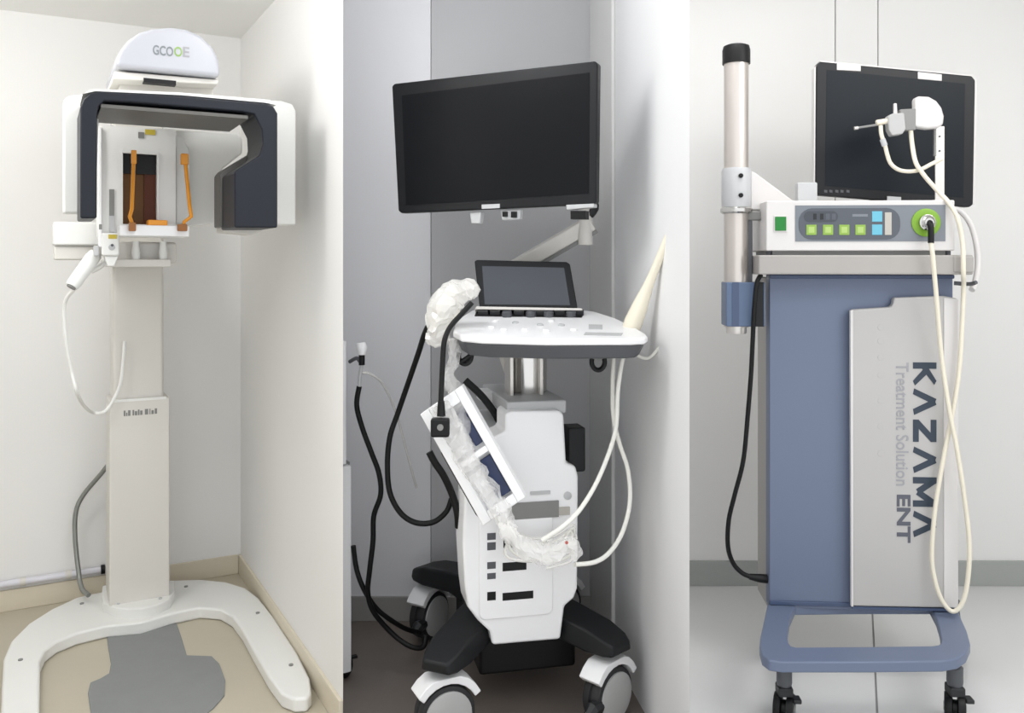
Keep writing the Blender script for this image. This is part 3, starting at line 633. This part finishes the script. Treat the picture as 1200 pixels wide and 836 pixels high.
# loose clear tubing bunched over the tower front
tu = []
ORD = ('uppermost', 'second from the top', 'third from the top', 'fourth from the top', 'lowest')
for k in range(5):
    r_ = random.Random(k); y0 = 622 + 7 * k; dep = F_world(F2, 0, vt, 0).y - .045 - .004 * k
    pts = [P(575 + 8 * k + r_.uniform(-4, 4), 600 + 4 * k, dep), P(597 + r_.uniform(-6, 6), y0 + r_.uniform(-3, 5), dep - .01), P(622, y0 + 12 + r_.uniform(-6, 6), dep - .012), P(650, y0 + 6 + r_.uniform(-8, 8), dep - .01), P(672 + r_.uniform(-4, 4), y0 - 12 + r_.uniform(-9, 9), dep), P(668, y0 - 2 + 10, dep - .006), P(640, y0 + 14 + r_.uniform(-4, 4), dep - .016)]
    o = MB().tube(pts, .0042, 8).build('clear_tubing', 'cable_white' if k % 2 else 'film_thick', smooth=True)
    tag(recentre(o), 'thin clear tubing bunched across the ultrasound tower, %s of five loops' % ORD[k], 'tubing', 'clear tubing loops on the tower')
pl = crumple('plastic_bag', 'film', [P(588, 612, 2.14), P(610, 640, 2.12), P(640, 650, 2.12), P(668, 640, 2.13), P(678, 652, 2.13)], [.012, .022, .024, .02, .010], .7, 30, None, 16, seed=21)
tag(pl, 'clump of clear plastic bag below the slanting tray on the white tower', 'plastic bag')
MB().lathe([(.004, 0), (.004, .003)], P(664, 636, 2.1), (0, -1, 0), 10).build('valve', 'red_dot', pl)
# two white leads on the right
def lead3(pts, r, m, nm, label, cat='cable', group=None):
    o = MB().tube([P(*q) for q in pts], r, 10).build(nm, m, smooth=True); tag(recentre(o), label, cat, group); return o
lead3(((733, 408, 2.28), (728, 430, 2.28), (724, 460, 2.27), (722, 500, 2.26), (714, 530, 2.24), (699, 566, 2.2), (680, 597, 2.16), (660, 617, 2.13), (635, 634, 2.12)), .0058, 'cable_white', 'probe_cable', 'white probe cable dropping from the desk and sweeping left across the tower')
lead3(((720, 410, 2.3), (718, 450, 2.3), (719, 490, 2.3), (726, 520, 2.29), (736, 552, 2.28), (738, 590, 2.26), (729, 625, 2.23), (714, 648, 2.2), (697, 659, 2.17), (674, 662, 2.14)), .0058, 'cable_white', 'probe_cable', 'white probe cable bowing out to the right wall and back beneath the tubing')
# long cream probe standing in its holder on the right of the desk
p0, p1 = P(739, 386, 2.34), P(796, 246, 2.22)
pr = MB().tube([p0, p0.lerp(p1, .06), p0.lerp(p1, .2), p0.lerp(p1, .36), p0.lerp(p1, .5), p0.lerp(p1, .9), p1], [.023, .0255, .0215, .0145, .0115, .0095, .0105], 16).build('cavity_probe', 'cream', smooth=True)
MB().tube([p1, p1 + (p1 - p0).normalized() * .012 + Vector((-.004, 0, .0))], [.0118, .0095], 12, smooth=False).build('probe_tip', 'cream', pr, smooth=True)
tag(recentre(pr), 'long cream handheld probe leaning right in a holder at the desk end', 'probe')
for ch in pr.children: ch.matrix_parent_inverse = Matrix.Translation(-pr.location)
lead3(((797, 250, 2.23), (799, 275, 2.22), (795, 320, 2.24), (786, 365, 2.27), (776, 400, 2.3), (760, 420, 2.32), (742, 414, 2.33)), .0045, 'cable_white', 'probe_cable', 'thin white cable looping down behind the cream probe')
# black cables on the left
lead3(((503, 380, 2.33), (497, 393, 2.36), (490, 415, 2.42), (478, 450, 2.47), (466, 485, 2.5), (457, 512, 2.5), (454, 545, 2.5), (457, 578, 2.5), (470, 602, 2.5), (488, 613, 2.5), (508, 612, 2.5), (523, 600, 2.5), (529, 585, 2.5)), .008, 'cable_black', 'power_cable', 'black cable hanging in a deep loop left of the white tray')
lead3(((503, 530, 2.42), (510, 543, 2.42), (520, 558, 2.42), (530, 580, 2.43), (536, 602, 2.43), (537, 618, 2.44)), .010, 'cable_black', 'strap', 'short black strap hanging along the left edge of the white tray', 'strap')
lead3(((414, 640, 2.62), (418, 668, 2.62), (427, 692, 2.62), (440, 712, 2.64), (455, 725, 2.66), (475, 737, 2.7), (492, 742, 2.74)), .0075, 'cable_black', 'power_cable', 'black cable slanting from the side cart down behind the far left caster')
# slim white side cart at the left with a hanging probe
q = flat(P(412, 780, 2.62)); FS = Frame(q.x, q.y, math.degrees(math.atan2(N1.y, N1.x)))
sc = empty('side_cart', FS, 'slim white equipment cart partly hidden behind the partition on a black caster', 'cart')
zt_ = P(408, 415, 2.62).z; zm = P(408, 545, 2.62).z; zb = P(408, 788, 2.62).z
MB().box(-.075, 0, 0, .3, zb, zm - .004).build('cart_body', 'white_cool', sc, bevel=.004)
MB().box(-.075, -.012, .01, .3, zm, P(408, 400, 2.62).z).build('cart_top_box', 'white_cool', sc, bevel=.004)
MB().box(-.07, .004, .03, .3, zm - .006, zm + .002).build('cart_shelf', 'grey_mid', sc)
MB().box(-.07, .006, .04, .28, zb - .012, zb + .01).build('cart_base', 'black_soft', sc)
MB().lathe([(.026, -.012), (.03, -.009), (.03, .009), (.026, .012)], (-.012, .03, .03), (.6, -.8, 0), 20).build('caster', 'black', sc, smooth=True)
MB().lathe([(.026, -.012), (.03, -.009), (.03, .009), (.026, .012)], (-.03, .26, .03), (1, 0, 0), 20).build('caster', 'black', sc, smooth=True)
MB().box(-.02, .028, .025, .04, .05, .058).build('brake_pedal', 'black', sc, bevel=.002)
hp = MB().tube([P(423, 402, 2.6), P(424, 408, 2.6), P(424, 416, 2.6)], [.014, .017, .011], 14, smooth=False).build('hanging_probe', 'white_cool', smooth=True)
MB().tube([P(424, 415, 2.6), P(424, 428, 2.6)], .009, 10, smooth=False).build('probe_collar', 'black', hp, smooth=True)
MB().tube([P(424, 428, 2.6), P(422, 440, 2.6), P(421, 455, 2.6)], .0055, 8).build('probe_stem', 'grey_light', hp, smooth=True)
MB().tube([P(x, y, Y) for x, y, Y in ((421, 453, 2.6), (418, 475, 2.6), (424, 500, 2.6), (435, 530, 2.6), (444, 555, 2.6), (446, 580, 2.6), (438, 605, 2.6), (437, 635, 2.6), (433, 670, 2.6), (431, 695, 2.61), (437, 716, 2.62), (452, 735, 2.64), (468, 750, 2.64), (484, 759, 2.63), (496, 758, 2.62), (499, 745, 2.63))], .0078, 10).build('probe_cable', 'cable_black', hp, smooth=True)
MB().tube([P(x, y, Y) for x, y, Y in ((424, 437, 2.61), (432, 438, 2.62), (445, 446, 2.66), (455, 462, 2.7), (466, 490, 2.75), (478, 535, 2.8), (488, 572, 2.85))], .004, 8).build('clear_hose', 'film_thick', hp, smooth=True)
tag(hp, 'white-headed probe hung on the side cart with a long black cable to the floor', 'probe')
MB().tube([FS.loc(q_) for q_ in (P(410, 424, 2.64), P(418, 420, 2.61), P(422, 424, 2.6))], .006, 8).build('probe_holder', 'grey_dark', sc, smooth=True)

# ================================================================== TREATMENT TROLLEY
YB = floor_y(712, .205)
F3 = Frame(*xy(flat(P(1012, 712, YB))), -4.0)
T = empty('treatment_trolley', F3, 'blue and grey treatment trolley with open foot frame on black casters', 'trolley')
zp = .205
outer = [(901, 700), (895, 728), (891, 746), (890, 757), (893, 768), (901, 774), (916, 776), (1010, 776), (1104, 775), (1122, 772), (1132, 765), (1137, 754), (1133, 739), (1127, 726), (1119, 705), (1010, 700)]
inner = [(932, 710), (925, 725), (923, 740), (923, 748), (924, 753), (927, 757), (933, 758.5), (1010, 758), (1092, 757), (1099, 756), (1102, 754), (1103, 750), (1101, 738), (1097, 724), (1089, 709), (1010, 709)]
ft = MB().frame_plate([F3.G(*q, zp) for q in outer], [F3.G(*q, zp) for q in inner], zp - .03, zp).build('foot_frame', 'cart_blue', T, bevel=.005, seg=3)
def caster3(px, py, back=0.0):
    u, v = F3.G(px, py, 0.0); v += back
    c = MB().lathe([(.036, -.026), (.039, -.022), (.039, -.008), (.02, -.005), (.02, .005), (.039, .008), (.039, .022), (.036, .026)], (u, v, .039), (.93, -.36, 0), 24).build('caster', 'black', T, smooth=True)
    MB().box(u - .02, u + .02, v - .022, v + .022, .075, .1).build('caster_fork', 'black_soft', c, bevel=.004)
    MB().lathe([(.018, .095), (.021, .11), (.021, .15), (.014, .155), (.014, zp - .028)], (u, v, 0), n=16).build('caster_stem', 'grey_dark', c, smooth=True)
    MB().box(u + .018, u + .04, v - .03, v + .0, .062, .074).build('brake_pedal', 'black_soft', c, bevel=.003)
    for s_ in (-1, 1): MB().lathe([(.012, .025), (.012, .028)], (u, v, .039), (.93 * s_, -.36 * s_, 0), 12).build('hub', 'grey_mid', c)
    return c
caster3(919, 846); caster3(1119, 846)
ub = F3.Q(930, 500, 0)[0]
for s_, vv in (F3.G(908, 772, 0), F3.G(1119, 772, 0)):
    c = MB().lathe([(.036, -.026), (.039, -.022), (.039, .022), (.036, .026)], (s_, vv, .039), (1, .0, 0), 20).build('caster', 'black', T, smooth=True)
    MB().lathe([(.018, .07), (.021, .1), (.014, .15), (.014, zp - .02)], (s_, vv, 0), n=14).build('caster_stem', 'grey_dark', c, smooth=True)
# upright blue body, side strip, white cover panel
bd = F3.rect(901.5, 322, 1117, 712, 0)
MB().box(bd[0], bd[1], 0, .05, zp - .01, bd[3]).build('body_panel', 'cart_blue', T, bevel=.004)
MB().box(bd[0] + .004, bd[1] - .004, .05, .19, zp - .025, bd[3] - .01).build('body_back', 'shelf_grey', T, bevel=.004)
MB().box(bd[0], bd[1], -.006, .03, zp + .001, zp + .014).build('body_base_strip', 'cart_blue_dark', T, bevel=.002)
MB().box(bd[0] - .001, bd[1], -.012, .03, bd[3] - .012, bd[3]).build('body_top_strip', 'cart_blue_dark', T, bevel=.003)
cp = [(998, 363), (1044, 360), (1047, 356), (1048, 349), (1106, 347), (1123, 350), (1123, 714), (1106, 713), (999, 711)]
cov = MB().prism(F3.poly(cp, -.03), -.03, -.004).build('cover_panel', 'panel_silver', T, bevel=.006, seg=3)
ed = F3.rect(1106, 349, 1123, 713, -.032)
MB().prism([(x, z) for x, z in ((ed[0], ed[2] + .004), (ed[1], ed[2]), (ed[1], ed[3] - .004), (ed[0], ed[3]))], -.033, -.028).build('cover_edge', 'console_white', cov, bevel=.002)
MB().prism(F3.poly([(996.5, 364), (999.5, 363.5), (1000, 711), (997.5, 711)], -.031), -.0325, -.02).build('cover_lip', 'console_white', cov)
MB().prism(F3.poly([(999, 711), (1123, 714), (1123, 717), (999, 714)], -.026), -.026, -.004).build('cover_foot', 'cart_blue_dark', cov)
# faint embossed dots
for py in (384, 400, 419, 440, 470, 500, 532):
    a = F3.V(1032, py, -.03); MB().lathe([(.009, 0), (.009, .0006), (.0085, .0008)], a, (0, -1, 0), 14).build('emboss', 'panel_silver', cov)
# lettering, reading downwards
LET = {'K': (.86, [((.12, 0), (.12, 1)), ((.14, .46), (.80, 1)), ((.30, .58), (.82, 0))]),
       'L': (1.06, [((.12, 0), (.53, .95)), ((.53, .95), (.94, 0))]),
       'Z': (.92, [((.02, .88), (.9, .88)), ((.82, .86), (.1, .14)), ((.02, .12), (.9, .12))]),
       'M': (1.16, [((.12, 0), (.12, 1)), ((.12, .92), (.58, .2)), ((.58, .2), (1.04, .92)), ((1.04, 0), (1.04, 1))])}
a = F3.V(1070, 425, -.0312); hgt = F3.S(27.5, 1070, 500, -.03); pen = 0; mb = MB()
tot = sum(LET[c][0] for c in 'KLZLML') + .16 * 5; kx = F3.S(214, 1070, 500, -.03) / (tot * hgt)
for c in 'KLZLML':
    for quad in strokes(mb, LET[c][1], .25 if c != 'L' else .25):
        pts = [(a.x + min(max(y, 0), 1) * hgt, a.z - (pen + x) * hgt * kx) for x, y in quad]
        mb.prism(pts, -.0312 - .0001 * random.random(), -.0295)
    pen += LET[c][0] + .16
mb.build('lettering', 'ink_navy', cov)
dn = (0, 0, -1); rt = (1, 0, 0)
text_mesh('lettering', 'Treatment Solution', 'ink_grey', cov, F3.V(1050, 425, -.0306), dn, rt, F3.S(15, 1050, 500, -.03), F3.S(150, 1050, 500, -.03), .01, out=(0, -1, 0))
text_mesh('lettering', 'ENT', 'ink_dark', cov, F3.V(1051, 580, -.0306), dn, rt, F3.S(16, 1050, 600, -.03), F3.S(58, 1050, 600, -.03), .03, out=(0, -1, 0))
# shelf
sh = F3.rect(889, 299, 1141, 322, -.08)
shf = MB().box(sh[0], sh[1], -.08, .26, sh[2], sh[3]).build('shelf', 'shelf_grey', T, bevel=.005, seg=3)
shf2 = F3.rect(1118, 300, 1142, 320, -.085); MB().box(shf2[0], shf2[1], -.085, .2, shf2[2], shf2[3]).build('shelf_end', 'shelf_grey', shf, bevel=.006)
MB().tube([F3.V(1118, 332, -.04), F3.V(1136, 333, -.06), F3.V(1144, 331, -.08)], .006, 8).build('cable_hook', 'grey_dark', T, smooth=True)
# pole with cap, sliding collar, lower block
vpole = -.02
pu0, pu1 = F3.Q(851, 200, vpole)[0], F3.Q(880, 200, vpole)[0]; pc = (pu0 + pu1) / 2; prd = (pu1 - pu0) / 2
zz = lambda py: F3.Q(865, py, vpole)[1]
po = MB().lathe([(prd, zz(384)), (prd, zz(70))], (pc, vpole + prd, 0), n=32).build('pole', 'pole_metal', T, smooth=True)
MB().lathe([(prd * 1.14, zz(72)), (prd * 1.14, zz(56)), (prd * 1.05, zz(51)), (prd * .8, zz(49.5))], (pc, vpole + prd, 0), n=28).build('pole_cap', 'black', po, smooth=True)
co = MB().lathe([(prd * 1.14, zz(243)), (prd * 1.2, zz(240)), (prd * 1.2, zz(200)), (prd * 1.12, zz(196))], (pc, vpole + prd, 0), n=28).build('pole_collar', 'grey_light', T, smooth=True)
MB().lathe([(prd * 1.16, zz(250)), (prd * 1.3, zz(248)), (prd * 1.3, zz(244)), (prd * 1.16, zz(242))], (pc, vpole + prd, 0), n=28).build('collar_ring', 'chrome', co, smooth=True)
for py in (206, 229):
    p = F3.V(868, py, vpole - .006); MB().lathe([(.007, -.003), (.007, .006), (.005, .008)], p, (0, -1, 0), 12).build('collar_screw', 'black', co)
MB().prism(F3.poly([(880, 200), (886, 203), (932, 237), (932, 246), (880, 246)], .01), .01, .045).build('collar_bracket', 'console_white', T, bevel=.003)
u0, u1, z0, z1 = F3.rect(876, 248, 900, 258, 0); MB().box(u0, u1, .0, .04, z0, z1).build('clamp_bar', 'grey_mid', T, bevel=.003)
u0, u1, z0, z1 = F3.rect(851, 331, 897, 383, -.03)
lb = MB().prism(rounded(u0, u1, z0, z1, .004), -.03, .06).build('pole_socket', 'pole_blue', T, bevel=.003)
u2, _ = F3.Q(858, 350, -.031); u3, _ = F3.Q(866, 350, -.031); MB().box(u2, u3, -.0315, -.028, z0, z1).build('socket_slot', 'cart_blue_dark', lb)
u4, u5, z4, z5 = F3.rect(886, 331, 895, 383, -.032); MB().box(u4, u5, -.033, -.028, z4, z5).build('socket_seam', 'leg_black', lb)
MB().lathe([(prd * .8, zz(392)), (prd * .85, zz(390)), (prd * .85, zz(382))], (pc, vpole + prd, 0), n=24).build('pole_end', 'silver', po, smooth=True)
u0, u1, z0, z1 = F3.rect(869, 258, 882, 330, vpole - .0); MB().box(u1 - .012, u1 + .004, .0, .03, z0 - .005, z1).build('pole_cable_guard', 'grey_dark', po, bevel=.003)

# console standing on the shelf
vk = -.075
K = empty('control_console', F3, 'white box console with green keys, blue keys and green socket ring on the shelf', 'console')
kb = F3.rect(898, 235, 1119, 294, vk)
MB().box(kb[0], kb[1], vk, .2, kb[2], kb[3]).build('case', 'console_white', K, bevel=.004, seg=3)
u0, u1, z0, z1 = F3.rect(905, 294, 1108, 299.5, vk + .02); MB().box(u0, u1, vk + .02, .18, sh[3], kb[2] + .001).build('plinth', 'grey_mid', K)
for px in (902, 1112):
    u, _ = F3.Q(px, 296, vk + .02); MB().lathe([(.009, sh[3]), (.009, kb[2] + .001)], (u, vk + .03, 0), n=12).build('rubber_foot', 'grey_dark', K)
def kbox(nm, q, m, h, par, bev=0.0, r=None):
    u0, u1, z0, z1 = F3.rect(*q, vk - h); 
    if r: return MB().prism(rounded(u0, u1, z0, z1, r * (z1 - z0)), vk - h, vk + .002).build(nm, m, par, bevel=bev)
    return MB().box(u0, u1, vk - h, vk + .002, z0, z1).build(nm, m, par, bevel=bev)
fa = kbox('fascia', (932, 240.5, 1108, 283), 'fascia_grey', .002, K)
kbox('keypad', (936, 244, 1055, 281), 'fascia_dark', .003, K, r=.42)
dp = kbox('display_window', (942, 247.5, 982, 260.5), 'display_dark', .0036, K, r=.48)
for x0 in (953, 961): kbox('digit', (x0, 250.5, x0 + 4, 257.5), 'digit_black', .0042, dp)
for x0 in (968, 975): kbox('digit', (x0, 250.5, x0 + 4.5, 257.5), 'fascia_dark', .0042, dp)
kbox('caption', (999, 251, 1017, 254), 'fascia_grey', .0036, K)
for cx in (951, 970.5, 989.5, 1008.5):
    k_ = kbox('key', (cx - 6, 263.5, cx + 6, 275.5), 'key_green', .0045, K, .0008); kbox('key_cap', (cx - 3.4, 266, cx + 3.4, 273), 'key_green_pale', .0052, k_)
for cy in (254, 269.5): kbox('key', (1022, cy - 6.3, 1034, cy + 6), 'key_blue', .0045, K, .0008)
kbox('slider_plate', (1037, 249, 1045, 275.5), 'beige_key', .0045, K, .0008)
sw = kbox('switch_frame', (907, 252.5, 923, 272), 'console_white', .003, K, .0008); kbox('power_switch', (908.5, 254, 921.5, 270.5), 'switch_green', .006, sw, .001)
rc = F3.V(1085, 261, vk - .002); r17 = F3.S(17, 1085, 261, vk)
MB().lathe([(r17, 0), (r17, .003), (r17 * .93, .004), (r17 * .5, .004)], rc, (0, -1, 0), 32).build('socket_ring', 'ring_green', K, smooth=True)
ck = MB().lathe([(r17 * .56, 0), (r17 * .56, .012), (r17 * .44, .014), (r17 * .3, .024)], rc + Vector((0, -.003, 0)), (0, -1, 0), 24).build('socket', 'chrome', K, smooth=True)

# monitor behind the console, rolled slightly
FV = Frame(*xy(flat(P(1050, 160, YB + .16))), 0)
MT = empty('monitor', FV, 'black monitor with white rear edge clips tilted slightly behind the console', 'monitor')
mq = [(956.5, 77), (961, 72), (1139, 89), (1143, 94), (1140.5, 240), (1136, 243), (960, 229), (955.5, 225)]
MB().prism(FV.poly(mq, 0), 0, .03).build('housing', 'bezel', MT, bevel=.004, seg=3)
MB().prism(FV.poly([(969, 82), (1131, 98), (1129, 232), (967, 218)], -.001), -.001, .004).build('screen', 'screen_slate', MT)
for q in ([(981, 74), (1009, 76), (1009, 83.5), (981, 82)], [(1076, 84), (1104, 87), (1104, 95), (1076, 92.5)]):
    MB().prism(FV.poly(q, -.004), -.004, .02).build('edge_clip', 'console_white', MT, bevel=.002)
for q in ([(954.5, 80), (956.5, 77), (955.8, 226), (953.5, 226)], [(961, 71), (1140, 88), (1140, 90), (961, 73)], [(1142.5, 94), (1145, 95), (1142.5, 240), (1140, 240)]):
    MB().prism(FV.poly(q, .004), .004, .03).build('white_edge', 'console_white', MT)
for x in (966, 972, 979, 985, 992): MB().prism(FV.poly([(x, 222.5), (x + 3.5, 223), (x + 3.5, 226), (x, 225.5)], -.001), -.001, .003).build('button', 'grey_dark', MT)
ms = F3.V(1046, 234, .15)
MB().prism(FV.poly([(1040, 230), (1056, 231), (1056, 236), (1040, 236)], -.004), -.004, .01).build('badge', 'grey_light', MT)
kz = F_world(F3, 0, 0, kb[3]).z
st = FV.loc(F_world(F3, F3.Q(1046, 235, .1)[0], .13, kz))
MB().box(st.x - .11, st.x + .06, .035, .1, kz, kz + .008).build('stand_foot', 'grey_mid', MT, bevel=.003)
MB().box(st.x - .025, st.x + .025, .03, .055, kz, kz + .16).build('stand_neck', 'grey_mid', MT, bevel=.003)
gb = F3.rect(934, 214, 957, 235, .06)
ob = MB().prism(rounded(gb[0], gb[1], kb[3], gb[3], .006), .05, .09).build('adapter_block', 'grey_light', bevel=.003)
place(ob, F3); tag(ob, 'small grey block on the console beside the monitor corner', 'adapter')

# endoscope handpiece on its stand
vs = -.02
hs = empty('scope_holder', F3, 'slim grey metal stand on the console holding the scope handpiece', 'holder')
u0, u1, z0, z1 = F3.rect(1096, 148, 1107, 236, vs)
MB().box(u0, u1, vs, vs + .006, kb[3], z1).build('post', 'silver', hs, bevel=.0015)
MB().box(u0 - .004, u0 + .002, vs - .004, vs + .006, F3.Q(1095, 183, vs)[1], z1).build('post_flange', 'grey_mid', hs, bevel=.001)
MB().box(u0 - .01, u1 + .01, vs - .012, vs + .03, kb[3], kb[3] + .004).build('foot', 'silver', hs, bevel=.001)
for py in (160, 177):
    MB().lathe([(.003, 0), (.003, .002)], F3.V(1101, py, vs), (0, -1, 0), 8).build('screw', 'grey_dark', hs)
vsc = -.045
hn = empty('scope_handpiece', F3, 'white and grey endoscope handpiece with thin probe rod in front of the dark screen', 'endoscope')
mb = MB(); pts = [(1073, 149), (1073, 114), (1078, 112.5), (1089, 113), (1098, 118), (1104, 126), (1107, 136), (1106, 146), (1100, 150), (1088, 151)]
MB().prism(F3.poly(pts, vsc), vsc, vsc + .035).build('head', 'console_white', hn, bevel=.008, seg=4)
MB().prism(F3.poly([(1055, 128), (1074, 127), (1074, 152), (1062, 153), (1055, 150)], vsc + .003), vsc + .003, vsc + .033).build('body', 'grey_mid', hn, bevel=.003)
MB().prism(F3.poly([(1041, 136), (1046, 133), (1060, 132), (1062, 151), (1058, 157), (1046, 159), (1042, 152)], vsc), vsc, vsc + .034).build('lens_block', 'hub_grey', hn, bevel=.004)
MB().prism(F3.poly([(1048, 121), (1051, 121), (1052, 136), (1048, 136)], vsc + .012), vsc + .012, vsc + .022).build('lever', 'console_white', hn, bevel=.001)
a, b = F3.V(1001, 150.5, vsc + .015), F3.V(1030, 146, vsc + .015)
MB().tube([a, b], .0035, 10, smooth=False).build('probe_rod', 'grey_mid', hn, smooth=True)
MB().tube([a, a + (b - a) * .16], .0052, 10, smooth=False).build('rod_tip', 'silver', hn, smooth=True)
MB().tube([F3.V(1027, 144, vsc + .015), F3.V(1043, 141.5, vsc + .015)], .0085, 12, smooth=False).build('coupling', 'cream_cable', hn, smooth=True)
MB().tube([F3.V(x, y, vsc + .01) for x, y in ((1032, 147), (1033, 158), (1037, 170), (1040, 182), (1044, 192), (1053, 199), (1065, 201), (1078, 199), (1092, 192), (1104, 186))], .006, 10).build('light_cable', 'cream_cable', hn, smooth=True)
MB().tube([F3.V(1034, 163, vsc + .01), F3.V(1037, 171, vsc + .01)], .0085, 10, smooth=False).build('cable_sleeve', 'grey_light', hn, smooth=True)
MB().tube([F3.V(x, y, v) for x, y, v in ((1067, 150, vsc + .014), (1069, 170, vsc + .012), (1073, 190, vsc), (1081, 203, vsc - .005), (1090, 214, vsc - .008), (1101, 226, vsc - .012), (1112, 238, vsc - .04), (1122, 256, vk - .025), (1128, 285, vk - .025), (1129, 320, -.1), (1129, 345, -.06), (1124, 433, -.055), (1115, 490, -.055), (1106, 535, -.055), (1096, 595, -.055), (1092, 650, -.055), (1096, 682, -.06), (1105, 706, -.065), (1117, 717, -.07), (1128, 706, -.075), (1134, 680, -.075), (1136, 640, -.075), (1131, 590, -.075), (1122, 530, -.075), (1112, 478, -.075), (1103, 415, -.075), (1097, 345, -.1), (1093, 300, -.115), (1091, 284, -.115), (1091, 280, -.115))], .0066, 10).build('scope_cable', 'cream_cable', hn, smooth=True)
MB().tube([F3.V(1091, 285, -.115), F3.V(1091, 270, -.112), F3.V(1090, 262, -.106), F3.V(1088, 260, -.09)], .0085, 12).build('cable_plug', 'black', hn, smooth=True)
hz = MB().tube([F3.V(x, y, v) for x, y, v in ((1117, 245, .06), (1126, 248, .06), (1137, 262, .05), (1144, 285, .04), (1146, 310, .03), (1143, 330, .0), (1139, 340, -.02))], .009, 10).build('white_hose', 'console_white', smooth=True)
place(hz, F3); tag(hz, 'white hose arching from the right end of the console over the shelf', 'hose')
pcb = MB().tube([F3.V(x, y, v) for x, y, v in ((892, 322, -.045), (887, 332, -.05), (884, 360, -.05), (882, 400, -.04), (880, 440, -.03), (876, 490, -.02), (871, 540, -.01), (861, 580, 0), (854, 610, .01), (853, 640, .02), (859, 660, .03), (870, 672, .03), (882, 677, .03))], .0072, 10).build('power_cord', 'cable_black', T, smooth=True)
MB().tube([F3.V(878, 676, .03), F3.V(890, 678, .03), F3.V(902, 679, .03)], [.009, .013, .014], 12, smooth=False).build('plug', 'black', pcb, smooth=True)
pcb['label'] = 'black power cord hanging beside the blue body'

# origin of each free thing to its own base
for o in list(COL.objects):
    if o.type == 'MESH' and o.parent is None and o.get('category') and o.location.length < 1e-6:
        recentre(o)
        for ch in o.children: ch.matrix_parent_inverse = Matrix.Translation(-o.location)
